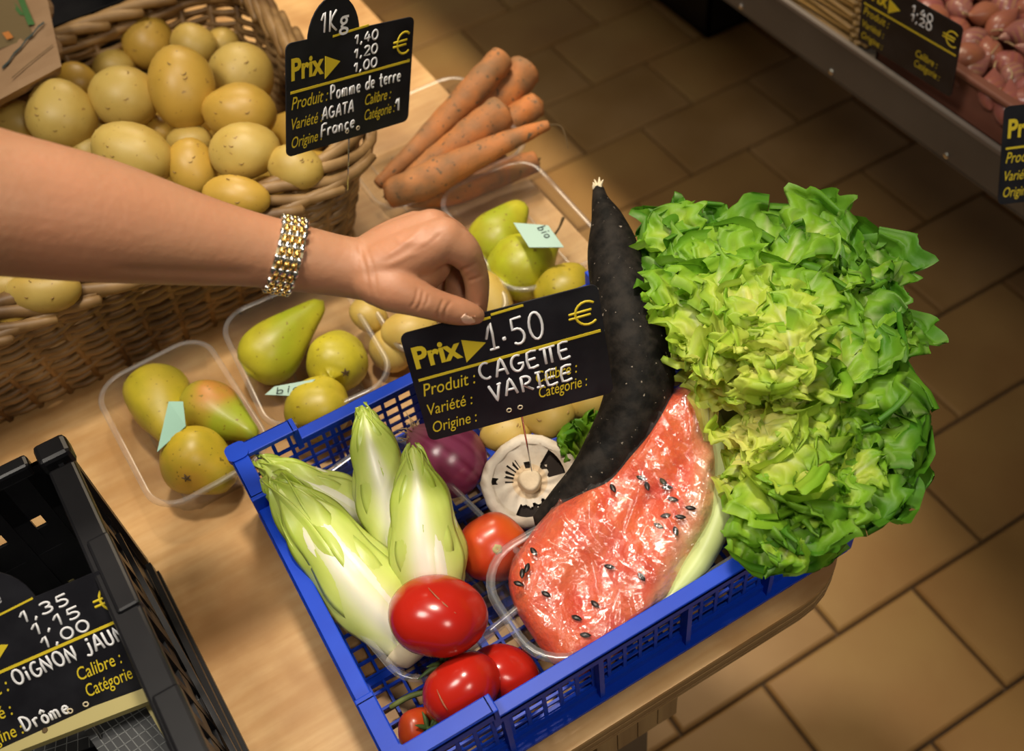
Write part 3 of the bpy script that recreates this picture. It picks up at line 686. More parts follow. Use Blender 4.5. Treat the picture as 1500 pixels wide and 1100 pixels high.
carrot([(800, 184), (750, 204), (690, 232), (630, 262), (575, 284)], (.868, .862, .852, .84, .828), (8, 15, 20, 25, 22), 'front carrot tapering right to a hair-thin root tip', tail=[(803, 183, .868), (820, 184, .868), (828, 198, .866), (832, 218, .862)], seed=5)
carrot([(600, 292), (660, 282), (730, 255), (780, 238)], (.80, .80, .80, .80), (12, 18, 19, 17), 'carrot lowest in the tray, seen through its clear side', seed=6)

# black radish
pts = [(877, 278), (880, 296), (889, 322), (896, 355), (906, 400), (918, 450), (931, 505), (936, 555), (924, 608), (900, 655), (864, 702), (826, 738), (790, 766)]
zs = [.945, .945, .942, .938, .93, .922, .912, .90, .89, .878, .866, .852, .84]; rr_ = [9, 14, 25, 36, 44, 48, 51, 51, 49, 43, 35, 27, 16]
P = [at(x, y, z) for (x, y), z in zip(pts, zs)]; r = [rad(p, q) * .97 for p, q in zip(P, rr_)]
V, F = tube(P, r, 26, 6, bump=lambda t, a: 1 + .02 * math.sin(3 * a + 11 * t) + .015 * math.sin(40 * t + 2 * a) + .03 * math.sin(17 * t + a))
rad_o = build('black_radish', V, F, M_radish); tag(rad_o, 'long curved black radish with matte rough skin beside the lettuce', 'radish')
m = MB()
for k in range(9):
    a = at(877 + random.uniform(-6, 6), 280, .945); b_ = at(876 + random.uniform(-8, 8), 258 + random.uniform(0, 12), .952)
    VV, FF = tube([a, (a + b_) / 2 + np.random.normal(size=3) * .0006, b_], [.0024, .0018, .0005], 6, 2); m.add(VV, FF)
m.out('stalk_stub', M_cream, rad_o, True)

# endives
def endive(base, tip, rpx, zb, zt, label, roll=0., n=6, seed=0, tone=1., fat=.5, open_=.0):
    p = at(*base, zb); q = at(*tip, zt); L = np.linalg.norm(q - p); R_ = rad((p + q) / 2, rpx); x, y, z = frame(q - p, -RC[2])
    # y axis of the frame points (roughly) to the camera side
    if y @ (-RC[2]) < 0: y = -y; x = -x
    root = empty('endive', p - np.array([0, 0, R_ * .7]), label, 'endive', 'endives in the clear tray')
    rs = np.random.RandomState(seed)
    def radius(u): return R_ * (math.sin(PI * min(1, (u * .97 + .03)) ** .80) ** .72) * (1 - .18 * u)
    wht, yel, grn = np.array((.84, .80, .66)), np.array((.66, .72, .20)) * tone, np.array((.34, .47, .035)) * tone
    for k in range(n):
        lay = k / max(1, n - 1)            # 0 = inner .. 1 = outer
        a0 = roll + [2.3, -2.1, 1.25, -1.15, .5, -.25, .15][k + 7 - n if n < 7 else k]; half = 1.35 - .15 * lay
        Lk = L * (1.0 - .10 * lay * rs.uniform(.2, 1)); nu, nv = 30, 20; V = []; Cc = []
        for i in range(nu + 1):
            u = i / nu
            hw = half * (1 - .12 * u) * (math.sqrt(max(0, 1 - max(0, (u - .62) / .38) ** 2.6))) + .02
            for j in range(nv + 1):
                v = 2 * j / nv - 1; a = a0 + hw * v + .05 * math.sin(7 * u + seed)
                edge = abs(v) ** 3
                rr = radius(u * .985) * (.84 + .15 * lay) + .0022 * edge * math.sin(16 * u + 3 * v + k) * (u > .2) 
                rr += edge * (.002 + open_ * u) * u
                rr -= .0014 * math.exp(-(v / .09) ** 2) * 0
                rr += .0018 * math.exp(-(v / .16) ** 2) * (1 - u)
                V.append(p + z * (Lk * u) + x * rr * math.sin(a) + y * rr * math.cos(a) * .95)
                rib = math.exp(-(abs(v) / (.46 - .38 * u)) ** 2.2) * min(1, (1.0 - u) * 3.0)
                base_w = max(0, 1 - u / .22)
                vein = .5 + .5 * math.sin(34 * abs(v) - 16 * u)
                g = min(1, max(0, (u - .30) * 1.1 + .62 * abs(v) ** 1.4 - .12)) * (.80 + .2 * vein)
                c = yel * (1 - g) + grn * g; wmix = min(1, max(rib, base_w)); c = c * (1 - wmix) + wht * wmix
                Cc.append(c)
        F = [(i * (nv + 1) + j, i * (nv + 1) + j + 1, (i + 1) * (nv + 1) + j + 1, (i + 1) * (nv + 1) + j) for i in range(nu) for j in range(nv)]
        o = build('leaf', V, F, M_endive, root, col=Cc)
        sd = o.modifiers.new('s', 'SOLIDIFY'); sd.thickness = .0012; sd.offset = -1
    pr = [(max(.0005, radius(u) * .84), L * u * .97) for u in np.linspace(0, 1, 14)]
    V, F = lathe(pr, z, p, 18, hint=-RC[2]); build('heart', V, F, M_endive, root, col=[(.62, .66, .26)] * len(V))
    V, F = lathe([(.001, -.004), (R_ * .45, -.003), (R_ * .62, .004), (R_ * .7, .012)], z, p, 18, hint=-RC[2]); build('butt', V, F, M_cream, root)
    return root
endive((570, 778), (372, 670), 42, .815, .862, 'endive lying furthest left at the back, its leafy tip in the crate corner', -.1, seed=2, n=6)
endive((614, 955), (392, 690), 62, .822, .880, 'largest endive at the front left, broad white and lime leaves', -.25, seed=5, n=7, open_=.004)
endive((596, 826), (529, 590), 50, .822, .900, 'slim endive pointing up at the far crate rim, pink-white midrib', -.2, seed=8, n=6)
endive((640, 900), (604, 648), 58, .832, .905, 'endive with a bronzed curled tip, standing right of the others', -.15, seed=11, n=7, tone=.95)

# tomatoes
def tomato(px, py, z, rpx, axis, label, mt=M_tomato, scar=False, calyx=False, rib=.03, flat=.82, seed=0, crack=False, k_=5):
    c = at(px, py, z); R_ = rad(c, rpx); c[1] = max(c[1], -.013 + R_); ax = nrm(axis); prof = []
    for i in range(19):
        th = PI * i / 18; r = R_ * math.sin(th); h = -R_ * flat * math.cos(th)
        h -= R_ * (.05 if scar else .13) * math.exp(-((th - PI) / .38) ** 2); prof.append((max(r, .0005), h))
    rs = np.random.RandomState(seed)
    V, F = lathe(prof, ax, c, 40, lambda t, a: 1 + rib * math.cos(k_ * a + seed) * (0.25 + .75 * t) + .012 * math.sin(2 * a + seed))
    o = build('tomato', V, F, mt); tag(o, label, 'tomato', 'tomatoes in the blue crate')
    top = c + ax * (R_ * flat * .88); x, y, zx = frame(ax)
    if scar:
        V, F = lathe([(R_ * .16, -.001), (R_ * .14, .0018), (R_ * .07, .0022), (.0004, .0015)], ax, top, 12, lambda t, a: 1 + .12 * math.sin(5 * a)); build('stem_scar', V, F, M_scar, o)
    if calyx:
        m = MB()
        for k in range(6):
            a = 2 * PI * k / 6 + seed; d = x * math.cos(a) + y * math.sin(a)
            VV, FF = tube([top, top + d * R_ * .35 + ax * .002, top + d * R_ * .75 + ax * (-.001 + .005 * rs.uniform())], [.002, .0022, .0004], 5, 3, squash=.5); m.add(VV, FF)
        VV, FF = tube([top - ax * .002, top + ax * .008, top + ax * .013 + x * .006], [.0022, .0018, .002], 6, 3); m.add(VV, FF)
        m.out('calyx', M_calyx, o, True)
    if crack:
        q0, q1 = crack; pts = []
        for t in np.linspace(0, 1, 7):
            X_, Y_ = q0[0] + (q1[0] - q0[0]) * t, q0[1] + (q1[1] - q0[1]) * t + math.sin(t * 3) * 3
            d = nrm(atd(X_, Y_, 1.0) - CP); oc = CP - c
            A = np.array(V[:, :3]); tt = np.linalg.norm(np.cross(V - CP, d), axis=1) + (V - CP) @ d * .15; p = V[int(np.argmin(tt))]
            s_ = (p - CP) @ d; pts.append(CP + d * (s_ - .0001))
        VV, FF = tube(pts, [.0002, .0004, .0006, .0007, .0006, .0004, .0002], 5, 3); build('crease', VV, FF, mat('crack', (.40, .13, .06), .6), o)
    return o
tomato(722, 802, .828, 51, imgdir(.18, -.1, -1), 'orange-red tomato with a pale stem scar, between endive and mushroom', M_tomato2, scar=True, rib=.045, seed=1, flat=.86)
tomato(738, 990, .816, 55, imgdir(-.3, .9, -.2), 'plain red tomato half hidden behind the two front tomatoes', seed=4)
tomato(641, 902, .872, 73, imgdir(-.1, 1, .15), 'largest glossy red tomato resting against the endives', seed=2, crack=((622, 855), (668, 898)), flat=.8)
tomato(676, 1009, .840, 61, imgdir(-.55, -.75, .25), 'red tomato with a fine crease, in front of the largest tomato', seed=3, calyx=True, crack=((640, 1010), (656, 1040)))
tomato(614, 1070, .806, 33, imgdir(.55, -.35, -.7), 'small red tomato with dark calyx in the near corner of the crate', M_tomato2, calyx=True, rib=.05, seed=6)
VV, FF = tube([at(572, 1036, .79), at(600, 1020, .793), at(628, 1012, .795), at(650, 1000, .80)], [.0022, .0024, .002, .0016], 6, 4)
tag(build('green_stalk', VV, FF, mat('stalk', (.20, .25, .06), .6)), 'green tomato stalk lying on the crate grid by the small tomato', 'stalk')

# red onion
c = at(655, 672, .832); R_ = rad(c, 58); ax = nrm(imgdir(-.8, -.62, -.15)); prof = []
for i in range(25):
    t = i / 24; th = PI * t; prof.append((max(.0006, R_ * math.sin(th) ** .9 * (1 - .04 * t)), -R_ * 1.0 * math.cos(th) + (R_ * .25 * max(0, t - .85) / .15)))
V, F = lathe(prof, ax, c, 48, lambda t, a: 1 + .008 * math.sin(9 * a))
rs = np.random.RandomState(3); ph = rs.uniform(0, 1, 48); cols = []
for i in range(25):
    for k in range(48):
        s = .55 * ph[k] + .45 * abs(math.sin(k * 1.9)); t = i / 24
        cc = np.array((.17, .012, .05)) * (1 - s * .65) + np.array((.42, .10, .21)) * s * .65; lt = max(0, (t - .8) / .2); cc = cc * (1 - lt * .6) + np.array((.5, .25, .26)) * lt * .6; cols.append(cc)
oni = build('red_onion', V, F, M_onion, col=cols); tag(oni, 'glossy red onion with a dry root tuft under the sign\'s lower left corner', 'onion')
m = MB(); x, y, _ = frame(ax); top = c + ax * R_ * 1.02
for k in range(26):
    d = nrm(ax * rs.uniform(.3, 1.1) + x * rs.normal() * .9 + y * rs.normal() * .9); Lr = rs.uniform(.008, .02)
    VV, FF = tube([top - ax * .002, top + d * Lr * .5 + rs.normal(size=3) * .001, top + d * Lr + rs.normal(size=3) * .003], [.0008, .0006, .0003], 5, 3); m.add(VV, FF)
m.out('root_tuft', M_root, oni, True)

# mushroom, gills up
c = at(776, 706, .825); R_ = rad(c, 71); ax = nrm(imgdir(.05, .02, -1) * .75 + np.array([0, 0, .5])); x, y, z_ = frame(ax)
mush = empty('mushroom', c - np.array([0, 0, R_ * .5]), 'large white mushroom lying gills up, pricked by the sign\'s pin', 'mushroom')
prof = [(.001, -R_ * .52), (R_ * .45, -R_ * .47), (R_ * .78, -R_ * .30), (R_ * .95, -R_ * .06), (R_ * .99, R_ * .10), (R_ * .95, R_ * .22), (R_ * .84, R_ * .28), (R_ * .76, R_ * .24)]
f = lump(4)
V, F = lathe(prof, ax, c, 40, lambda t, a: 1 + .035 * math.sin(2 * a + .6) + .02 * math.sin(5 * a) + .012 * math.sin(13 * a))
F = F[:-1]; cols = []
for i in range(len(prof)):
    for k in range(40):
        e = (.5 + .5 * math.sin(k * 2.7 + i * 1.3)) * (.55 + .45 * math.sin(k * .4 + 1)); cols.append(np.array((.80, .72, .60)) * (1 - .75 * e * (i in (3, 4, 5))) + np.array((.22, .13, .07)) * .75 * e * (i in (3, 4, 5)))
build('cap', V, F, M_mush, mush, col=cols)
V, F = lathe([(R_ * .80, R_ * .12), (R_ * .5, R_ * .04), (R_ * .2, R_ * .0)], ax, c, 120, lambda t, a: 1); F = F[:-2]
V = np.array(V); V[::2] -= ax * .0012; build('gills', V, F, M_gill, mush)
V = []; cols = []; nr, ns = 30, 160
for i in range(nr + 1):
    t = i / nr
    for k in range(ns):
        a = 2 * PI * k / ns; rr = R_ * (.80 - .58 * t); h = R_ * (.245 - .16 * math.sin(PI * min(1, t * 1.1) * .5)) + .0006 * math.sin(13 * a + 5 * t)
        V.append(c + x * rr * math.cos(a) + y * rr * math.sin(a) + ax * h); cols.append((.70, .62, .50) if t < .12 else (.78, .71, .60) if t < .75 else (.74, .58, .38))
V = np.array(V); F = []
mu = nrm(RC[0] - ax * (RC[0] @ ax)); mv = np.cross(ax, mu)
if mv @ -RC[1] < 0: mv = -mv
def hole(p):   # torn openings of the veil, as seen on the mushroom's underside
    X_, Y_ = (p - c) @ mu / R_, (p - c) @ mv / R_
    w_ = .10 * math.sin(X_ * 39 + 1) + .08 * math.sin(Y_ * 47 + X_ * 14); a = math.degrees(math.atan2(Y_, X_)); r_ = math.hypot(X_, Y_)
    if 12 < a < 58 and .40 + w_ * .5 < r_ < .74: return True
    if -112 < a < -38 and .50 + w_ * .4 < r_ < .76: return True
    if (125 < a < 180 or a < -172) and .34 < r_ < .52 + w_ * .3 and int(a / 6 + 60) % 2 == 0: return True
    if 88 < a < 108 and .28 < r_ < .42: return True
    if (176 < a or a < -172) and .66 + w_ * .3 < r_ < .80: return True
    return False
for i in range(nr):
    for k in range(ns):
        q = (i * ns + k, i * ns + (k + 1) % ns, (i + 1) * ns + (k + 1) % ns, (i + 1) * ns + k)
        if not hole(V[list(q)].mean(0)): F.append(q)
build('veil', V, F, M_mush, mush, col=cols)
V, F = lathe([(R_ * .26, 0), (R_ * .25, R_ * .12), (R_ * .22, R_ * .22), (R_ * .21, R_ * .30), (R_ * .17, R_ * .315), (.0005, R_ * .30)], ax, c + x * 0, 24, lambda t, a: 1 + .05 * math.sin(3 * a)); build('stem', V, F, M_mush, mush, col=[(.80, .66, .46)] * len(V))

# ------------------------------------------------------------------ lettuce
def bez(P0, P1, P2, t): return (1 - t) ** 2 * P0 + 2 * t * (1 - t) * P1 + t * t * P2
def leafmesh(P0, P1, P2, W, seed, tone, parent, ruffle=1., nu=32, nv=32, name='leaf', cup=.25):
    rs = np.random.RandomState(seed); ph = rs.uniform(0, 6.28, 8); V = []; Cc = []; cen = (P0 + P2) / 2
    yel, lim, grn, dkg = np.array((.90, .86, .24)), np.array((.58, .72, .08)), np.array((.26, .52, .028)), np.array((.07, .25, .012))
    Ln = np.linalg.norm(P2 - P0); kf = Ln / .022
    tilt = rs.uniform(-.35, .35)
    for i in range(nu + 1):
        u = i / nu; c = bez(P0, P1, P2, u); t = nrm(bez(P0, P1, P2, min(1, u + .02)) - bez(P0, P1, P2, max(0, u - .02)))
        s = nrm(np.cross(t, [0, 0, 1]) + 1e-6); nn = np.cross(s, t); s = s * math.cos(tilt) + nn * math.sin(tilt); nn = np.cross(s, t)
        wdt = W * (.16 + .84 * min(1, u / .72) ** 1.25) * math.sqrt(max(.0, 1 - max(0, (u - .66) / .34) ** 2.6)) + .0006
        wdt *= 1 + .10 * math.sin(u * 30 + ph[4]) * (u > .3)
        for j in range(nv + 1):
            v = 2 * j / nv - 1; b_ = max(abs(v) ** 1.6, min(1, max(0, (u - .5) / .5)) ** 1.3) * min(1, u * 2.2)
            rf = ruffle * .0075 * b_ * (math.sin(kf * u * 2.0 + 3 * v + ph[0]) + .7 * math.sin(5.5 * v + 2.5 * u + ph[1]))
            rf += ruffle * .0022 * b_ * math.sin(15 * v - kf * 2.3 * u + ph[2])
            rf += .0026 * math.sin(kf * 1.6 * u + 5 * v + ph[3]) * math.sin(6 * v + ph[7] + 4 * u) * min(1, u * 3)
            rf -= .0020 * math.exp(-(v / .10) ** 2) * (1 - u)
            ser = 1 + .07 * b_ * math.sin(30 * u + ph[5]) + .045 * b_ * math.sin(67 * u + ph[1])
            rf += .0014 * b_ ** 2 * math.sin(27 * v + 9 * u + ph[6])
            V.append(c + s * (v * wdt * ser) + nn * (rf + cup * abs(v) ** 2 * wdt) + t * (.004 * b_ * math.sin(8 * v + ph[6]) + .0016 * b_ * math.sin(23 * v + ph[7])))
            g = np.clip(tone + .45 * (u - .55) + .25 * b_ + .06 * math.sin(9 * v + 7 * u + ph[3]), 0, 1)
            col = yel * (1 - g * 3) + lim * g * 3 if g < .333 else (lim * (1 - (g - .333) * 3) + grn * (g - .333) * 3 if g < .666 else grn * (1 - (g - .666) * 3) + dkg * (g - .666) * 3)
            rib = math.exp(-(v / (.10 - .07 * u)) ** 2) * (1 - u) ** .7
            vein = max(0, math.cos(26 * abs(v) * (.4 + u) - 20 * u)) ** 10 * .18
            k = min(1, rib + vein); Cc.append(col * (1 - k) + np.array((.80, .84, .52)) * k)
    F = [(i * (nv + 1) + j, i * (nv + 1) + j + 1, (i + 1) * (nv + 1) + j + 1, (i + 1) * (nv + 1) + j) for i in range(nu) for j in range(nv)]
    return build(name, V, F, M_lettuce, parent, col=Cc)
R0 = at(1105, 668, .80)
let = empty('lettuce', R0, 'big frilly green lettuce head with a yellow heart, spilling over the crate\'s right end', 'lettuce')
OUT = [(930, 372, .93, .62), (948, 330, .935, .66), (985, 303, .945, .62), (1030, 310, .95, .60), (1080, 330, .95, .60), (1125, 308, .955, .66), (1180, 302, .955, .78), (1235, 325, .95, .80), (1285, 352, .945, .84),
       (1290, 410, .94, .88), (1325, 455, .935, .86), (1318, 510, .925, .84), (1290, 545, .915, .90), (1330, 590, .91, .84), (1352, 628, .912, .84), (1335, 690, .905, .88), (1318, 745, .89, .90),
       (1268, 775, .91, .72), (1215, 805, .908, .66), (1170, 830, .90, .62), (1148, 818, .90, .60), (1158, 762, .90, .40), (958, 425, .925, .58), (976, 482, .915, .50), (1018, 512, .905, .34)]
hx, hy = 1128, 590; sd = 100
HC = at(hx, hy, .93)
def tonef(x, y): return (math.hypot(x - 1075, (y - 610) * (.80 if y < 610 else 1.0)) - 95) / 235 + random.uniform(-.08, .06)      # yellow heart, green outside
def shingle(tip, L_, rise, drop, spin=0.):
    h = tip - HC; h[2] = 0; h = nrm(h) if np.linalg.norm(h) > .004 else np.array([1., 0, 0])
    L_ = min(L_, .72 * float(np.linalg.norm((tip - HC)[:2])) + .012); c_, s_ = math.cos(spin), math.sin(spin); h = np.array([h[0] * c_ - h[1] * s_, h[0] * s_ + h[1] * c_, 0])
    return tip - h * L_ - np.array([0, 0, drop]), tip - h * L_ * .42 + np.array([0, 0, rise])
for ring, (fr_, wz, wd, L_, rise, drop) in enumerate(((1.0, -.004, .040, .105, .020, .030), (.88, .010, .038, .085, .018, .026), (.70, .020, .036, .070, .016, .024), (.54, .030, .032, .060, .014, .022), (.38, .036, .030, .050, .012, .020), (.22, .038, .027, .042, .010, .018), (.08, .038, .024, .034, .008, .016))):
    for i, (px, py, z, tn) in enumerate(OUT):
        if ring > 2 and (i + ring) % 2: continue
        if ring == 0 and i == len(OUT) - 1: continue
        if ring > 4 and i % 4 > 1: continue
        f_ = fr_ + random.uniform(-.05, .05) * (ring > 0)
        X_, Y_ = hx + (px - hx) * f_ + random.uniform(-9, 9) * (ring > 0), hy + (py - hy) * f_ + random.uniform(-9, 9) * (ring > 0)
        tip = at(X_, Y_, z + wz + random.uniform(-.004, .006)); b0, mid = shingle(tip, L_, rise, drop, random.uniform(-.5, .5) * (1 + ring * .25))
        tone = tonef(X_, Y_)
        if ring == 0 and i in (12, 14, 9): wd_ = .058; b0, mid = shingle(tip, .14, .02, .03)
        else: wd_ = wd * random.uniform(.8, 1.1) * (.72 if (ring == 0 and i < 2) or i > 19 else 1)
        leafmesh(b0, mid, tip, wd_, sd, float(np.clip(tone, .02, .9)), let, cup=random.uniform(-.12, .22)); sd += 1
for q0, q1, W_, tn, sd_ in (((1165, 520, .925), (1318, 462, .955), .050, .60, 771), ((1195, 640, .915), (1358, 606, .925), .048, .62, 772), ((1215, 690, .905), (1330, 752, .905), .036, .75, 773), ((1150, 400, .94), (1225, 322, .965), .042, .55, 774), ((1010, 400, .93), (962, 318, .955), .036, .45, 775), ((1110, 740, .895), (1118, 838, .90), .030, .5, 776), ((1095, 575, .915), (1022, 505, .925), .028, .02, 777), ((1105, 610, .912), (1040, 560, .918), .026, .0, 778), ((1110, 660, .905), (1058, 628, .910), .028, .02, 779), ((1120, 690, .900), (1072, 700, .905), .026, .08, 780)):   # broad outer leaves lying on top
    b0, t0 = at(*q0), at(*q1); leafmesh(b0, (b0 + t0) / 2 + np.array([0, 0, .022]), t0, W_, sd_, tn, let, ruffle=.9, cup=.05)
for k in range(40):      # small curled leaves standing between the others
    a = random.uniform(0, 6.28); i = random.randrange(len(OUT)); px, py, z, tn = OUT[i]; f_ = random.uniform(.1, .93)
    X_, Y_ = hx + (px - hx) * f_ + random.uniform(-14, 14), hy + (py - hy) * f_ + random.uniform(-14, 14)
    base = at(X_, Y_, z - .006 + .030 * (1 - f_)); tip = base + np.array([math.cos(a) * .030, math.sin(a) * .030, .016])
    tone = tonef(X_, Y_)
    leafmesh(base, (base + tip) / 2 + np.array([0, 0, .010]), tip, random.uniform(.018, .026), sd, float(np.clip(tone, .02, .9)), let, nu=18, nv=20); sd += 1
V, F, N = ellipsoid(R0 + np.array([0, 0, .03]), np.eye(3), (.05, .045, .035), 5, .1, 16, 10); build('core', V, F, M_lettuce, let, col=[(.45, .5, .12)] * len(V))
# loose lettuce leaf behind the mushroom
b0 = at(858, 690, .80); ll = empty('lettuce_sprig', b0, 'small loose lettuce sprig between the mushroom and the black radish', 'lettuce')
leafmesh(b0, at(850, 660, .84), at(838, 622, .85), .016, 900, .45, ll); leafmesh(b0, at(870, 650, .84), at(868, 606, .85), .020, 901, .40, ll); leafmesh(b0, at(840, 665, .84), at(822, 646, .845), .012, 902, .5, ll)

# ------------------------------------------------------------------ watermelon
def inpoly(p, P):
    x, y = p; c = False; n = len(P); j = n - 1
    for i in range(n):
        if (P[i][1] > y) != (P[j][1] > y) and x < (P[j][0] - P[i][0]) * (y - P[i][1]) / (P[j][1] - P[i][1]) + P[i][0]: c = not c
        j = i
    return c
def resample(P, n):
    P = np.asarray(P, float); D = catmull(np.vstack([P, P[:1]]), 8)[:-1]; L = np.r_[0, np.cumsum(np.linalg.norm(np.diff(np.vstack([D, D[:1]]), axis=0), axis=1))]
    D2 = np.vstack([D, D[:1]]); s = np.linspace(0, L[-1], n + 1)[:-1]; return np.c_[np.interp(s, L, D2[:, 0]), np.interp(s, L, D2[:, 1])]
melon_px = [(1004, 558), (960, 592), (938, 640), (900, 680), (848, 716), (806, 748), (775, 786), (746, 838), (752, 885), (775, 925), (812, 975), (838, 990), (880, 972), (935, 935), (985, 880), (1028, 808), (1056, 745), (1064, 690), (1050, 620), (1028, 574)]
OP = resample(melon_px, 96); cen = np.array([905, 800.]); 
def zt_(px, py):    # height of the cut face: rises along the wedge to its far end
    t = (py - 990) / (558 - 990); return .838 + .068 * t + .005 * math.sin(px * .035) * math.sin(py * .03 + 1)
spine = [(845, 925), (870, 860), (905, 790), (950, 720), (985, 650), (1003, 600)]
sp = catmull(np.array(spine), 10)
def shell(lift, nr=22, nz=0., skirt=.028, seed=0, OP=OP):
    V = []; cols = []; n = len(OP); rs = np.random.RandomState(seed); D = rs.uniform(-1, 1, (9, 2)) * np.array([[.12, .12]]); ph = rs.uniform(0, 6.28, 9)
    near = np.array([sp[np.argmin(((sp - o_) ** 2).sum(1))] for o_ in OP])
    for i in range(nr + 1):
        t = i / nr
        for k in range(n):
            e = 1 - (1 - t) ** 1.0; q = near[k] * (1 - e) + OP[k] * e; z = zt_(*q)
            z -= .016 * t ** 5
            wob = sum(math.sin(D[a] @ q + ph[a]) for a in range(9)) / 9
            z += wob * nz + lift; p = at(q[0], q[1], z); V.append(p)
            edge_r = max(0, min(1, ((q[0] - 1010) * .85 + (q[1] - 690) * -.10 + (q[1] > 700) * (q[1] - 700) * .42) / 40)) * (t > .3)
            cols.append((edge_r, wob, t))
    base = len(V)
    for s_, (dz, ins) in enumerate(((.008, .06), (skirt, .16))):
        for k in range(n):
            p = V[nr * n + k].copy(); c0 = V[k]; p[2] -= dz; p[:2] += (c0[:2] - p[:2]) * ins * 2; V.append(p); cols.append((cols[nr * n + k][0], 0, 1))
    F = [(i * n + k, i * n + (k + 1) % n, (i + 1) * n + (k + 1) % n, (i + 1) * n + k) for i in range(nr + 2) for k in range(n)]
    V = np.array(V); low = V[:, 2] < ZM + .004; V[:, 1] = np.where(low, np.maximum(V[:, 1], -.009), V[:, 1])     # stays inside the crate wall
    return V, F, np.array(cols)
V, F, cc = shell(0, nz=.005, skirt=.032, seed=3)
F = F + [tuple(range(len(V) - 96, len(V)))]
mel = empty('watermelon_wedge', at(905, 830, .80), 'film-wrapped wedge of seedy red watermelon with pale green rind in the front tray', 'watermelon')
red, org_, pnk = np.array((.74, .045, .014)), np.array((.86, .15, .040)), np.array((.74, .42, .26))
rindc = np.array((.62, .72, .30)); g1 = cc[:, :1]; w1 = np.clip(cc[:, 1:2] * .9 + .35, 0, 1)
col = red * (1 - w1) + org_ * w1
col = np.where(g1 < .5, col * (1 - g1 * 2) + pnk * g1 * 2, pnk * (2 - g1 * 2) + rindc * (g1 * 2 - 1)); build('flesh', V, F, M_flesh, mel, col=col)
# rind: thick outer skin following the right side
rp = [(1012, 556), (1034, 580), (1055, 622), (1070, 690), (1066, 742), (1042, 806), (1000, 866), (955, 915)]
P = [at(x - 10, y, zt_(x, y) - .014) for x, y in rp]; V, F = tube(P, [.003, .006, .009, .011, .012, .011, .009, .005], 14, 6, squash=1.2)
build('rind', V, F, M_rind, mel, col=[(.60, .70, .30)] * len(V))
seeds = [(940, 700, 30), (948, 712, 80), (972, 706, 60), (978, 714, 0), (986, 731, 20), (1012, 744, 15), (975, 755, 170), (997, 757, 10), (965, 770, 40), (990, 778, 80), (872, 885, 50), (845, 905, 30), (858, 930, 10), (893, 830, 20), (940, 845, 60), (782, 808, 60), (772, 832, 100), (800, 870, 40), (765, 840, 90), (898, 715, 70), (760, 855, 30)]
for x_, y_, a in seeds:
    p = at(x_, y_, zt_(x_, y_) + .0018); d = imgdir(math.cos(math.radians(a)), math.sin(math.radians(a))); d = nrm(d - np.array([0, 0, d[2]])); s = .0042
    VV, FF = tube([p - d * s, p - d * s * .4, p + d * s * .4, p + d * s], [.0008, .0021, .0019, .0004], 8, 3, squash=.5); build('seed', VV, FF, M_seed, mel)
V, F, cc = shell(.0030, nr=80, nz=.0052, skirt=.03, seed=3, OP=resample(melon_px, 280))
rs = np.random.RandomState(12); V = V.copy()
X_ = np.array([(FP * q[0] / q[2], FP * q[1] / q[2]) for q in (RC @ (V - CP).T).T])
for k in range(120):      # sharp pleats of the film
    wq = rs.uniform(2.2, 5.0); a = rs.uniform(0, PI) if k % 2 else rs.normal(.9, .3); d = np.array([math.cos(a), math.sin(a)]); c0 = np.array([rs.uniform(-20, 310), rs.uniform(10, 430)]); s = (X_ - c0) @ np.array([-d[1], d[0]]); l = (X_ - c0) @ d
    V[:, 2] += np.exp(-(s / wq) ** 2) * np.exp(-(l / rs.uniform(20, 60)) ** 2) * rs.uniform(.0014, .0048)
build('cling_film', V, F, M_film, mel, label='wrinkled clear film stretched over the melon')

# ------------------------------------------------------------------ wicker basket
BX0, BX1, BY0, BY1 = -.34, .252, .530, .925; BZ0, BZ1 = TZ + .001, .915
basket = empty('wicker_basket', (-.04, .73, BZ0), 'large woven willow basket heaped with yellow potatoes, upper left', 'basket')
def ring(h, n=240, out=0., rr=.07):
    "rounded rectangle perimeter at relative height h, evenly sampled"
    fl = -.022 + .030 * h + out; P = rrect(BX0 - fl, BX1 + fl, BY0 - fl, BY1 + fl, rr, 10); L = np.r_[0, np.cumsum(np.linalg.norm(np.diff(np.vstack([P, P[:1]]), axis=0), axis=1))]
    D = np.vstack([P, P[:1]]); s = np.linspace(0, L[-1], n + 1)[:-1]; return np.c_[np.interp(s, L, D[:, 0]), np.interp(s, L, D[:, 1])], L[-1]
def outward(P): T = np.roll(P, -1, 0) - np.roll(P, 1, 0); T /= np.linalg.norm(T, axis=1)[:, None]; return np.c_[T[:, 1], -T[:, 0]]
NS = 52; rows = 22
for k in range(rows):
    h = k / rows; P, L = ring(h, NS * 5); Nn = outward(P); idx = np.arange(len(P)); wv = np.cos(idx / 5 * PI + PI * (k % 2) + .3 * math.sin(k))
    sag = np.sin(idx * .13 + k * 1.7) * .0012
    W = np.c_[P + Nn * (wv * .0048)[:, None], BZ0 + .006 + h * (BZ1 - BZ0 - .01) + sag]
    V, F = tube(W, .0036 * (1 + .12 * math.sin(k * 2.1)), 7, 1, closed=True); build('willow_strand', V, F, M_wick, basket)
for k in range(NS):
    i = k * 5 + 2; P0, _ = ring(0, NS * 5); P1, _ = ring(1, NS * 5)
    V, F = tube([(*P0[i], BZ0), (*((P0[i] + P1[i]) / 2), (BZ0 + BZ1) / 2), (*P1[i], BZ1 + .004)], .0042, 6, 1); build('stake', V, F, M_wick, basket)
m = MB(); PP, _ = ring(0, 40); V, F = prism(PP, BZ0, BZ0 + .006); build('bottom', V, F, M_wick, basket, smooth=False)
NR = 46; PR, L = ring(1.0, 920); NO = outward(PR)
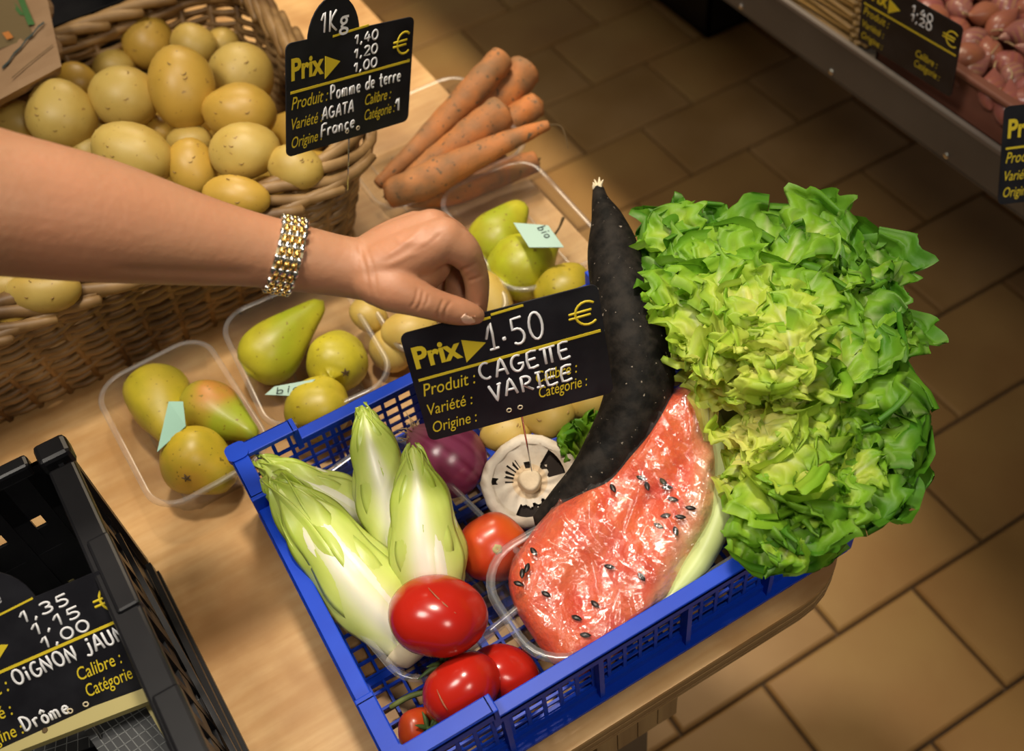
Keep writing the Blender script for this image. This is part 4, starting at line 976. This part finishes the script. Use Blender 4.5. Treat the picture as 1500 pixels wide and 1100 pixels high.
for k in range(NR):     # braided border
    s0 = int(k * 920 / NR); span = 88; W = []; rr2 = random.uniform(.0055, .0075)
    for t in np.linspace(0, 1, 9):
        i = (s0 + int(t * span)) % 920; o_ = -.014 + .034 * t - .004 * math.sin(t * PI); zz = BZ1 + .010 + .014 * math.sin(PI * min(1, t * 1.25)) - .014 * t
        W.append((*(PR[i] + NO[i] * o_), zz))
    V, F = tube(W, [rr2 * .9] + [rr2] * 7 + [rr2 * .7], 8, 2); build('rim_rod', V, F, M_wick, basket)
for dz, oo, rr2 in ((-.002, .012, .0062), (-.004, -.006, .006)):
    P = np.c_[PR[::6] + NO[::6] * oo, BZ1 + dz + .001 * np.sin(np.arange(len(PR[::6])))]; V, F = tube(P, rr2, 7, 1, closed=True); build('rim_band', V, F, M_wick, basket)

rc = empty('rear_dark_box', (-.12, 1.22, TB), 'black box added to fill the dark area behind the wicker basket, top left edge', 'crate')  # made-up dark box, keeps the area behind the basket black
m = MB(); m.box((-.40, 1.0, TB), (.17, 1.006, .90)); m.box((.164, 1.0, TB), (.17, 1.42, .90)); m.box((-.40, 1.0, TB), (-.394, 1.42, .90)); m.box((-.40, 1.414, TB), (.17, 1.42, .90)); m.box((-.40, 1.0, TB), (.17, 1.42, TB + .005)); m.out('crate_body', M_black, rc)
m = MB(); m.box((-.405, .995, .89), (.175, 1.008, .90)); m.box((.163, .995, .89), (.175, 1.425, .90)); m.box((-.405, 1.412, .89), (.175, 1.425, .90)); m.box((-.405, .995, .89), (-.392, 1.425, .90)); m.out('rim', M_black, rc)

# kraft paper bag
bag = empty('paper_bag', at(20, 60, .93), 'crumpled kraft paper bag with green and orange print, in the top left corner', 'bag')
def bagpt(u, v):   # u across, v towards the viewer ; front panel
    q = np.array([-120, -60]) * (1 - u) * (1 - v) + np.array([58, -55]) * u * (1 - v) + np.array([-110, 205]) * (1 - u) * v + np.array([90, 97]) * u * v
    z = .985 + .006 * math.sin(u * 7 + v * 3) + .004 * math.sin(v * 15) - .02 * (1 - v)
    return at(q[0], q[1], z)
n1 = 16; V = [bagpt(i / n1, j / n1) for i in range(n1 + 1) for j in range(n1 + 1)]; F = [(i * (n1 + 1) + j, (i + 1) * (n1 + 1) + j, (i + 1) * (n1 + 1) + j + 1, i * (n1 + 1) + j + 1) for i in range(n1) for j in range(n1)]
V2 = [p + np.array([.004 * math.sin(k), .012, -.014]) for k, p in enumerate(V)]; nn = len(V); F2 = [tuple(i + nn for i in f[::-1]) for f in F]
brd = [j for j in range(n1)] + [i * (n1 + 1) + n1 for i in range(n1)] + [n1 * (n1 + 1) + j for j in range(n1, 0, -1)] + [i * (n1 + 1) for i in range(n1, 0, -1)]
F3 = [(brd[k], brd[(k + 1) % len(brd)], brd[(k + 1) % len(brd)] + nn, brd[k] + nn) for k in range(len(brd))]
build('paper', V + V2, F + F2 + F3, M_kraft, bag, smooth=False)
def on_bag(us, wd, mt, name):
    V = []; F = []
    for k, (u, v) in enumerate(us):
        lf = .0035 if 'panel' not in name else .0022; p = bagpt(u, v) - RC[2] * lf; q = bagpt(u + wd[0], v + wd[1]) - RC[2] * lf; V += [p, q]
        if k: F.append((2 * k - 2, 2 * k - 1, 2 * k + 1, 2 * k))
    build(name, V, F, mt, bag, smooth=False)
on_bag([(.40 + .01 * t, .20 + .065 * t) for t in range(8)], (.38, .0), mat('printed_olive', (.17, .12, .05), .7), 'printed_panel')
on_bag([(.78 + .01 * t, .30 + .05 * t) for t in range(6)], (.05, .01), M_greenp, 'printed_leaf'); on_bag([(.68 + .02 * t, .25 + .04 * t) for t in range(6)], (.035, .01), M_greenp, 'printed_leaf')
on_bag([(.63 + .01 * t, .55 + .02 * t) for t in range(4)], (.05, .0), M_orangep, 'printed_patch')
on_bag([(.60 + .05 * t, .79 - .035 * t + .012 * (t % 2)) for t in range(8)], (.0, .02), M_ink, 'printed_line')
on_bag([(.66 + .04 * t, .90 - .014 * t) for t in range(9)], (.0, .008), M_brown, 'fold_line')

# ------------------------------------------------------------------ black crate lower left
bx = nrm([-1, -.02, 0]); by = nrm([.042, -1, 0]); BO = np.array([-.115, .312, 0.])      # origin far right corner, local x to the left, y towards viewer
def bw(V): V = np.asarray(V, float).reshape(-1, 3); return BO + V[:, :1] * bx + V[:, 1:2] * by + V[:, 2:] * np.array([0, 0, 1.])
bc = empty('folding_crate', bw([[.2, .2, TB]])[0], 'black plastic folding crate at the lower left holding spare price signs', 'crate')
BW, BL, BT = .40, .52, .962
m = MB(); 
xs = np.linspace(.012, BW - .012, 19); ys = np.linspace(.012, BL - .012, 25)      # slotted floor
m.box((0, 0, TB), (BW, .012, TB + .005), bw); m.box((0, 0, TB), (.012, BL, TB + .005), bw); m.box((BW - .012, 0, TB), (BW, BL, TB + .005), bw); m.box((0, BL - .012, TB), (BW, BL, TB + .005), bw)
for j in range(24):
    for i in range(18):
        a0, a1, b0, b1 = xs[i], xs[i + 1], ys[j], ys[j + 1]; am, bm = (a0 + a1) / 2, (b0 + b1) / 2
        if 4 <= j < 12 and i % 5 in (0, 1, 3): hw, hh = (.0075, .0022) if i % 5 != 3 else (.0015, .009)
        else: m.box((a0, b0, TB), (a1, b1, TB + .004), bw); continue
        m.box((a0, b0, TB), (am - hw, b1, TB + .004), bw); m.box((am + hw, b0, TB), (a1, b1, TB + .004), bw); m.box((am - hw, b0, TB), (am + hw, bm - hh, TB + .004), bw); m.box((am - hw, bm + hh, TB), (am + hw, b1, TB + .004), bw)
m.out('slotted_floor', M_black, bc)
def bwall(a, b_, nm, zt=BT - .006):
    "lattice wall between local points"
    a = np.array(a, float); b_ = np.array(b_, float); d = b_ - a; L = np.linalg.norm(d); t = d / L; m = MB(); s = np.array([-t[1], t[0]])
    def T(V): V = np.asarray(V, float); P = a + V[:, :1] * t + V[:, 1:2] * s; return bw(np.c_[P, V[:, 2]])
    m.box((0, -.002, TB), (L, .002, TB + .030), T); m.box((0, -.002, zt - .055), (L, .002, zt), T); m.box((0, -.002, TB + .062), (L, .002, TB + .085), T)
    if nm == 'end_wall':
        m.box((0, -.0015, TB), (L, .0015, TB + .115), T)
        for i in range(10): q = (i + .5) * L / 10; m.box((q - .012, -.002, TB + .1), (q + .012, .002, zt), T)
    k = int(L / .032)
    for i in range(k + 1): q = i * L / k; m.box((q - .005, -.0026, TB), (q + .005, .0026, zt), T)
    for i in range(0, k + 1, 4): q = i * L / k; m.box((q - .008, -.006, TB), (q + .008, .004, zt), T)
    return m.out(nm, M_black, bc)
bwall((.004, .004), (.004, BL - .004), 'side_wall'); bwall((.004, .004), (BW - .004, .004), 'end_wall'); bwall((BW - .004, .004), (BW - .004, BL - .004), 'side_wall'); bwall((.004, BL - .004), (BW - .004, BL - .004), 'end_wall')
def rimpiece(x0, x1, y0, y1, z=BT, h=.012, bev=.0025):
    m = MB(); m.box((x0, y0, z - h), (x1, y1, z), bw); o = m.out('rim', M_black, bc); b_ = o.modifiers.new('b', 'BEVEL'); b_.width = bev; b_.segments = 2
rimpiece(-.006, .015, .02, BL, BT - .003); rimpiece(-.007, .010, .10, .17, BT); rimpiece(-.007, .012, .24, .36, BT); rimpiece(-.008, .018, -.006, .016, BT + .003, .018, .004)
for i in range(6): rimpiece(.024 + i * .060, .078 + i * .060, -.006, .008, BT, .014, .003)
m = MB(); m.beam(bw([[.016, .02, .90]])[0], bw([[.014, .14, .92]])[0], .004, .03); m.beam(bw([[-.006, .03, .80]])[0], bw([[-.006, BL, .80]])[0], .005, .012); m.beam(bw([[-.006, .03, .785]])[0], bw([[-.010, BL, .785]])[0], .008, .008); m.beam(bw([[-.005, .06, .90]])[0], bw([[-.008, .36, .80]])[0], .004, .006); m.out('hinge_bar', M_black, bc)
# onion sign lying in the crate: photo anchors for the sign's line and euro mark
pE = atd(160, 882, .775); pT = atd(12, 944, .765); ux = nrm(pE - pT)
dn = atd(215, 990, .80) - atd(160, 892, .782); uy = nrm(-(dn - ux * (dn @ ux)))
FO = frame3(pT - ux * (.40 - .5) * .148 - uy * (.5 - .25) * .100, ux, uy)
root, X, Y = price_sign(FO, 'tabbed black price sign for yellow onions lying in the black crate', tab=2)
typed('la', FO, -.018, -.012, .068, .007, M_grey, root, shear=.2); typed('Pièce', FO, -.026, -.004, .056, .0085, M_grey, root, shear=.2)
strip(FO, [(X(.27), Y(.04)), (X(.60), Y(-.0))], .0014, M_yellow, root)
for s_, v_, a, b_ in (('1,35', .145, .50, .74), ('1,15', .265, .52, .76), ('1,00', .385, .53, .77)): write(s_, FO, X(a), X(b_), Y(v_), .0085, .0009, M_chalk, root)
write('OiGNON JAUN', FO, X(.34), X(.90), Y(.56), .0115, .0010, M_chalk, root); write('1', FO, X(.90), X(.94), Y(.845), .012, .0013, M_chalk, root)
write('Drqme', FO, X(.27), X(.50), Y(.92), .0115, .0010, M_chalk, root); write('~', FO, X(.15), X(.29), Y(.055), .010, .0008, M_chalk, root); eyelets(FO, root, (X(.50), X(.58)), Y(.91))
org, uxx, uyy, unn = FO
VV, FF = tube([org + uxx * X(.545) + uyy * Y(.97) + unn * .001, org + uxx * X(.57) + uyy * Y(1.12) + unn * .002, org + uxx * X(.56) + uyy * Y(1.40) + unn * .001], .0011, 6, 3); build('pin', VV, FF, M_chrome, root)
# slat, cut mats, second card under it
def slab(P4, th, mt, name, label, cat):
    P = [np.array(p) for p in P4]; n = nrm(np.cross(P[1] - P[0], P[3] - P[0])); n = n if n[2] > 0 else -n; V = P + [p - n * th for p in P]
    o = build(name, V, [(0, 1, 2, 3), (7, 6, 5, 4), (0, 4, 5, 1), (1, 5, 6, 2), (2, 6, 7, 3), (3, 7, 4, 0)], mt, smooth=False); tag(o, label, cat); return o, P, n
sl, P, n = slab([at(-70, 1110, .875), at(232, 1000, .885), at(236, 1020, .885), at(-66, 1136, .875)], .006, M_paleslat, 'wooden_slat', 'pale olive slat lying across the black crate below the onion sign', 'slat')
for x_, y_ in ((66, 1070), (120, 1050)):
    c0 = at(x_, y_, .8795); VV, FF = lathe([(.0022, -.002), (.0022, .0006), (.001, .0007)], (0, 0, 1), c0, 8); build('screw', VV, FF, M_brown, sl)
def gridcard(P4, nx, ny, name, label, cat='mat'):
    o, P, n = slab(P4, .0015, M_mat_dark, name, label, cat); m = MB()
    for i in range(1, nx): t = i / nx; m.beam(P[0] * (1 - t) + P[1] * t + n * .0002, P[3] * (1 - t) + P[2] * t + n * .0002, .0006, .0004, n)
    for i in range(1, ny): t = i / ny; m.beam(P[0] * (1 - t) + P[3] * t + n * .0002, P[1] * (1 - t) + P[2] * t + n * .0002, .0006, .0004, n)
    m.out('grid_line', M_gridline, o)
gridcard([at(115, 1058, .862), at(195, 1016, .862), at(285, 1110, .862), at(200, 1180, .862)], 8, 9, 'cutting_mat', 'dark gridded card in the near part of the black crate')
gridcard([at(70, 862, .80), at(170, 800, .80), at(300, 1040, .81), at(-40, 1150, .80)], 20, 18, 'cutting_mat', 'large dark gridded card lying under the onion sign')
slab([at(85, 842, .805), at(140, 812, .805), at(142, 826, .805), at(100, 852, .805)], .003, M_paleslat, 'card_strip', 'short olive card strip above the onion sign inside the black crate', 'card')
slab([at(200, 1012, .870), at(220, 1002, .870), at(250, 1070, .868), at(240, 1080, .868)], .003, M_paleslat, 'card_strip', 'narrow olive card strip against the black crate\'s right wall', 'card')

# ------------------------------------------------------------------ metal shelf, shallots
SZ = .76; SX = at(1340, 135, SZ)[0]
sh = empty('metal_shelf', (SX, .6, 0), 'grey-brown metal display shelf running across the top right corner', 'shelf')
m = MB(); m.box((SX, -.6, SZ - .060), (SX + .003, 2.2, SZ)); m.box((SX, -.6, SZ - .062), (SX + .02, 2.2, SZ - .059)); o = m.out('front_strip', M_steel, sh)
m = MB(); m.box((SX - .0015, -.6, SZ - .004), (SX + .006, 2.2, SZ + .0015)); m.out('edge_fold', mat('steel_light', (.30, .27, .25), .35, metal=.6), sh)
m = MB(); m.box((SX + .003, -.6, SZ - .02), (SX + .9, 2.2, SZ - .014)); m.out('shelf_board', M_steel, sh)
for y_ in (-.3, .48, 1.3):
    m = MB(); m.box((SX + .8, y_, 0), (SX + .84, y_ + .04, SZ - .02)); m.out('leg', M_steel, sh)
for x_, y_ in ((1216, 106), (1384, 229), (1093, 6)):
    p = at(x_, y_, SZ - .052); p[0] = SX - .0005
    V, F = lathe([(.0042, 0), (.0038, .0012), (.0018, .002), (.0003, .0022)], (-1, 0, 0), p, 10); build('rivet', V, F, M_chrome, sh)
# shallow crate of shallots
SC0 = at(1262, 60, SZ + .03); cy0, cy1 = at(1500, 225, SZ + .03)[1] - .12, SC0[1]
sx0 = SX + .018; scr = empty('shallow_crate', (sx0 + .15, (cy0 + cy1) / 2, SZ), 'shallow reddish-brown plastic crate full of shallots on the metal shelf', 'crate')
m = MB(); zt = SZ + .045
m.box((sx0, cy0, SZ - .012), (sx0 + .004, cy1, zt)); m.box((sx0 + .36, cy0, SZ - .012), (sx0 + .364, cy1, zt)); m.box((sx0, cy0, SZ - .012), (sx0 + .36, cy0 + .004, zt)); m.box((sx0, cy1 - .004, SZ - .012), (sx0 + .36, cy1, zt)); m.box((sx0, cy0, SZ - .013), (sx0 + .36, cy1, SZ - .008))
m.out('crate_body', M_pinkcrate, scr)
m = MB(); m.box((sx0 - .008, cy0 - .008, zt), (sx0 + .006, cy1 + .008, zt + .008)); m.box((sx0 - .008, cy1 - .006, zt), (sx0 + .37, cy1 + .008, zt + .008)); o = m.out('rim', M_pinkcrate, scr); bv = o.modifiers.new('b', 'BEVEL'); bv.width = .003; bv.segments = 3
k = 0; rs = np.random.RandomState(5)
for i in range(9):
    for j in range(15):
        x_ = sx0 + .025 + i * .038 + rs.uniform(-.01, .01); y_ = cy0 + .02 + j * (cy1 - cy0 - .03) / 14 + rs.uniform(-.008, .008)
        q = RC @ (np.array([x_, y_, SZ + .05]) - CP); X_, Y_ = FP * q[0] / q[2] + 750, FP * q[1] / q[2] + 550
        if not (-60 < Y_ < 460 and 1200 < X_ < 1580): continue
        z_ = SZ + .032 + rs.uniform(0, .014) + .010 * (i > 1); a = rs.uniform(0, PI); ax = nrm([math.cos(a), math.sin(a), rs.uniform(-.25, .45)]); R_ = rs.uniform(.014, .019); L = rs.uniform(.050, .066)
        prof = []
        for t in np.linspace(0, 1, 12): prof.append((max(.0006, R_ * math.sin(PI * t ** .8) ** .8 * (1 if t < .6 else 1 - (t - .6) * .9)), (t - .5) * L))
        V, F = lathe(prof, ax, (x_, y_, z_), 14, lambda t, a: 1 + .04 * math.sin(3 * a)); cA = np.array((.36, .13, .06)); cB = np.array((.24, .05, .10)); w_ = rs.uniform()
        if w_ > .8: cA = np.array((.44, .25, .11))
        o = build('shallot', V, F, M_shallot, col=[(cA * (1 - w_ * abs(math.sin(q * 1.7))) + cB * w_ * abs(math.sin(q * 1.7))) for q in range(len(V))])
        tag(o, 'coppery pink shallot in the heaped shallow crate on the metal shelf', 'shallot', 'shallots heaped in the shallow crate')
        top = np.array((x_, y_, z_)) + ax * L * .48; VV, FF = tube([top, top + ax * .007 + rs.normal(size=3) * .002, top + ax * .013 + rs.normal(size=3) * .004], [.0014, .0011, .0005], 5, 2); build('dry_tip', VV, FF, M_root, o); k += 1
# sign in the shallot crate (dark, seen at a slant) and sign at the right picture edge
zz = SZ + .055
def card(corn, deps, label):
    P = [atd(x, y, d) for (x, y), d in zip(corn, deps)]; c = sum(P) / 4; f_ = frame3(c, P[1] - P[0], P[0] - P[3])
    return f_, price_sign(f_, label, tab=1)
A = at(1262, 62, zz + .02); B_ = at(1378, 122, zz)
f1 = frame3(at(1322, 96, .80) + np.array([-.004, 0, .045]), (0.05, -1, 0), (-.12, 0, .99))
root, X, Y = price_sign(f1, 'unlit black price sign with white chalk figures stuck among the shallots', tab=1)
for s_, v_ in (('1,40', .17), ('1,20', .285)): write(s_, f1, X(.51), X(.72), Y(v_), .010, .0010, M_chalk, root)
dR = depth(at(1490, 200, .86))
f2 = frame3(atd(1474 + 92, 218, dR), imgdir(1, -.13, .10), imgdir(.10, -1, -.35))
root, X, Y = price_sign(f2, 'black price sign cut off by the right picture edge beside the shallots')
# basket with dark golden weave next to the shallots
wb = empty('woven_basket', (SX + .12, cy1 + .12, SZ), 'small dark golden woven basket on the shelf left of the shallots', 'basket')
for k in range(9):
    P = rrect(SX + .02 - k * .0, SX + .26, cy1 + .02, cy1 + .20, .03, 8); P = np.vstack([P]); n_ = len(P); wv = np.array([(.003 if (i + k) % 2 else -.003) for i in range(n_)]); cc_ = P.mean(0); d = P - cc_; d /= np.linalg.norm(d, axis=1)[:, None]
    W = np.c_[P + d * wv[:, None], np.full(n_, SZ - .008 + k * .009)]; V, F = tube(W, .0045, 6, 1, closed=True); build('willow_strand', V, F, mat('golden_weave', (.34, .20, .06), .5) if k == 0 else bpy.data.materials['golden_weave'], wb)
P = rrect(SX + .03, SX + .25, cy1 + .03, cy1 + .19, .03, 6); V, F = prism(P, SZ + .0, SZ + .05); build('woven_lid', V, F, bpy.data.materials['golden_weave'], wb, smooth=False)
# black crate with dark red bundle on the floor
q = at(1036, 58, .0); kb = empty('floor_crate', (q[0] + .2, q[1] + .25, 0), 'black crate on the tiled floor in the shade under the metal shelf', 'crate')
m = MB(); x0, y0 = q[0], q[1]
m.box((x0, y0, .001), (x0 + .4, y0 + .55, .012)); m.box((x0, y0, 0.001), (x0 + .008, y0 + .55, .16)); m.box((x0, y0, .001), (x0 + .4, y0 + .008, .16)); m.box((x0 + .392, y0, .001), (x0 + .4, y0 + .55, .16)); m.box((x0, y0 + .542, .001), (x0 + .4, y0 + .55, .16))
m.out('crate_body', M_black, kb)
m = MB(); m.box((x0 - .01, y0 - .01, .16), (x0 + .012, y0 + .56, .17)); m.box((x0 - .01, y0 - .01, .16), (x0 + .41, y0 + .012, .17)); m.out('rim', M_black, kb)
for i, (a, b_, r_, nm_) in enumerate(((.13, .13, .085, 'crumpled dark red bundle at the near corner of the black crate on the floor'), (.26, .26, .085, 'crumpled dark red bundle farther back in the black crate on the floor'))):
    V, F, N = ellipsoid((x0 + a, y0 + b_, .13), np.eye(3), (r_, r_ * .85, r_ * .75), 30 + i, .25, 18, 12)
    tag(build('cloth_bundle', V, F, M_darkred), nm_, 'bundle', 'dark red bundles in the floor crate')

# ------------------------------------------------------------------ person: forearm and hand
def chain(pts, seg=16):
    P = [atd(x, y, d) for x, y, d, r in pts]; r = [q[3] * q[2] / FP for q in pts]; return P, r
parts = []
def sph(c, r, ax=None, sc_=(1, 1, 1)):
    A = np.eye(3) if ax is None else ax; V, F, N = ellipsoid(c, A, np.array(sc_) * r, 0, 0, 20, 14); parts.append((V, F))
def limb(pts, squash=1.):
    P, r = chain(pts); V, F = tube(P, r, 36, 8, squash=squash); parts.append((V, F))
    for i in (0, -1): sph(P[i], r[i] * .98)
limb([(-260, 252, .635, 132), (-120, 276, .65, 122), (0, 298, .67, 107), (150, 324, .70, 91), (280, 350, .725, 69), (360, 364, .74, 56), (430, 377, .752, 50), (500, 390, .762, 45), (545, 396, .765, 46)])
# palm: four metacarpal rays
for a, b_, r0, r1 in (((548, 398, .758), (650, 350, .752), 40, 33), ((545, 385, .768), (632, 338, .762), 42, 33), ((540, 378, .785), (610, 338, .785), 34, 30), ((540, 378, .80), (590, 345, .808), 30, 27)):
    limb([(*a, r0), ((a[0] + b_[0]) / 2, (a[1] + b_[1]) / 2 - 1, (a[2] + b_[2]) / 2, (r0 + r1) / 2 + 2), (*b_, r1)])
limb([(560, 400, .765, 45), (600, 395, .768, 45), (625, 385, .775, 38)])
# index (behind the sign), middle, ring, little fingers curled behind
limb([(650, 350, .752, 32), (676, 366, .758, 27), (691, 388, .768, 21), (698, 410, .777, 19), (699, 432, .785, 17.5), (698, 452, .793, 16), (697, 470, .80, 13)])
limb([(635, 338, .768, 32), (664, 350, .782, 25), (680, 374, .792, 22), (677, 400, .798, 22), (672, 424, .800, 21), (674, 446, .802, 18)])
limb([(612, 338, .79, 28), (640, 352, .806, 22), (656, 378, .814, 20), (652, 404, .816, 20), (648, 426, .816, 18)])
limb([(592, 345, .812, 25), (612, 362, .825, 18), (616, 386, .834, 15), (608, 404, .834, 13), (600, 415, .83, 11)])
# thumb with thenar mass
limb([(548, 412, .755, 34), (580, 424, .752, 35), (608, 436, .753, 28), (632, 445, .757, 24), (652, 451, .763, 22.5), (672, 456, .768, 21), (690, 460, .773, 17), (697, 462, .776, 14)])
MV = []; MF = []; o_ = 0
for V, F in parts: MV.append(V); MF += [tuple(i + o_ for i in f) for f in F]; o_ += len(V)
tmp = bpy.data.meshes.new('tmp'); tmp.from_pydata(np.vstack(MV).tolist(), [], MF); to = bpy.data.objects.new('tmp', tmp); C.objects.link(to)
rm = to.modifiers.new('r', 'REMESH'); rm.mode = 'VOXEL'; rm.voxel_size = .0014; rm.use_smooth_shade = True
sm = to.modifiers.new('s', 'SMOOTH'); sm.iterations = 12; sm.factor = .5
dg = bpy.context.evaluated_depsgraph_get(); ev = to.evaluated_get(dg); me = ev.to_mesh()
V = np.empty(len(me.vertices) * 3); me.vertices.foreach_get('co', V); V = V.reshape(-1, 3); F = [tuple(p.vertices) for p in me.polygons]
NN = np.empty(len(V) * 3); me.vertices.foreach_get('normal', NN); NN = NN.reshape(-1, 3); ev.to_mesh_clear(); bpy.data.objects.remove(to)
q = (RC @ (V - CP).T).T; X2 = np.c_[FP * q[:, 0] / q[:, 2] + 750, FP * q[:, 1] / q[:, 2] + 550]
def crease(V, a, b_, wpx, dep_, bow=0.):
    a = np.array(a, float); b_ = np.array(b_, float); d = (b_ - a) / np.linalg.norm(b_ - a); L = np.linalg.norm(b_ - a); s = (X2 - a) @ d / L; t = (X2 - a) @ np.array([-d[1], d[0]]) - bow * np.sin(np.clip(s, 0, 1) * PI)
    wgt = np.exp(-(t / wpx) ** 2) * np.clip(np.minimum(s, 1 - s) * 6, 0, 1) * (NN @ -RC[2] > -.2); return V - NN * (wgt * dep_)[:, None]
for a, b_, w_, dp, bw_ in (((524, 356), (540, 436), 3, .0007, -4), ((532, 352), (552, 440), 3, .0006, -5), ((601, 452), (612, 420), 2.2, .0009, 3), ((609, 456), (620, 424), 2.2, .0009, 3), ((620, 452), (628, 430), 2, .0006, 2),
    ((642, 470), (652, 436), 2.2, .0008, -3), ((650, 470), (662, 440), 2.2, .0008, -3), ((684, 412), (706, 404), 2, .0009, 1), ((660, 400), (700, 384), 2.5, .0008, 2), ((560, 392), (640, 345), 5, -.0009, 4), ((560, 378), (622, 330), 5, -.0009, 4), ((600, 372), (648, 340), 3, .0006, 3), ((150, 395), (380, 402), 8, .0016, 0), ((575, 350), (625, 352), 5, -.0006, 5)):
    V = crease(V, a, b_, w_, dp, bw_)
person = build('person', V, F, M_skin); tag(person, 'person\'s bare forearm and hand reaching in from the left to pinch the price sign', 'person')
# thumb nail
c0 = atd(690, 458, .762); nx_, ny_ = imgdir(.95, .22, .25), imgdir(-.2, .95, 0); nz_ = -np.cross(nx_, ny_); nz_ = nz_ if nz_ @ -RC[2] > 0 else -nz_
nearest = V[np.argmin(((X2 - np.array([689, 466])) ** 2).sum(1) + ((q[:, 2] - q[:, 2].min()) * 50) ** 2 * .0 + (q[:, 2] > .775) * 1e5)]
nailV = []; nailF = []; n2 = 8
for i in range(n2 + 1):
    for j in range(n2 + 1):
        a = -1 + 2 * i / n2; b_ = -1 + 2 * j / n2; rr = math.sqrt(max(0, 1 - abs(a) ** 3)) ; px_, py_ = 687 + a * 11 + b_ * rr * -1.5, 466 + b_ * rr * 7.5 - a * -1
        k = np.argmin(((X2 - np.array([px_, py_])) ** 2).sum(1) + (NN @ RC[2] > .2) * 1e4 + (q[:, 2] > .79) * 1e5); nailV.append(V[k] + NN[k] * .0005)
nailF = [(i * (n2 + 1) + j, (i + 1) * (n2 + 1) + j, (i + 1) * (n2 + 1) + j + 1, i * (n2 + 1) + j + 1) for i in range(n2) for j in range(n2)]
build('thumbnail', nailV, nailF, M_nail, person)
# bracelet watch
wc = atd(418, 374, .750); axw = nrm(atd(470, 384, .757) - atd(370, 365, .742)); u_ = nrm(imgdir(.12, -1, 0) - axw * (imgdir(.12, -1, 0) @ axw)); v_ = np.cross(axw, u_)
if v_ @ -RC[2] < 0: v_ = -v_
watch = empty('bracelet_watch', wc - np.array([0, 0, .03]), 'steel and gold link watch bracelet around the wrist', 'watch')
Rw = 54 * .750 / FP + .0006; rowsW = 36; cyl_cache = {}
for k in range(rowsW):
    a = 2 * PI * k / rowsW; d = u_ * math.cos(a) + v_ * math.sin(a); tdir = -u_ * math.sin(a) + v_ * math.cos(a); c = wc + d * Rw
    c = c + axw * (.0022 * math.cos(a))
    m1, m2 = MB(), MB(); off = (k % 2) * .5
    for j in range(4 if k % 2 == 0 else 3):
        pos = (j - (1.5 if k % 2 == 0 else 1.0)) * .0050; VV, FF = tube([c + axw * pos - tdir * .0026, c + axw * pos - tdir * .0018, c + axw * pos + tdir * .0018, c + axw * pos + tdir * .0026], [.0012, .0021, .0021, .0012], 8, 2)
        (m1 if k % 2 == 0 else m2).add(VV, FF)
    m = m1 if k % 2 == 0 else m2; m.out('link_row', M_chrome if k % 2 == 0 else M_gold, watch, True)
P = [wc + (u_ * math.cos(a) + v_ * math.sin(a)) * (Rw - .0012) + axw * .0022 * math.cos(a) for a in np.linspace(0, 2 * PI, 41)[:-1]]
m = MB()
for k in range(40):
    m.beam(P[k], P[(k + 1) % 40], .0178, .0012, nrm(P[k] - wc))
m.out('backing_band', mat('watch_backing', (.30, .26, .16), .35, metal=.9), watch)
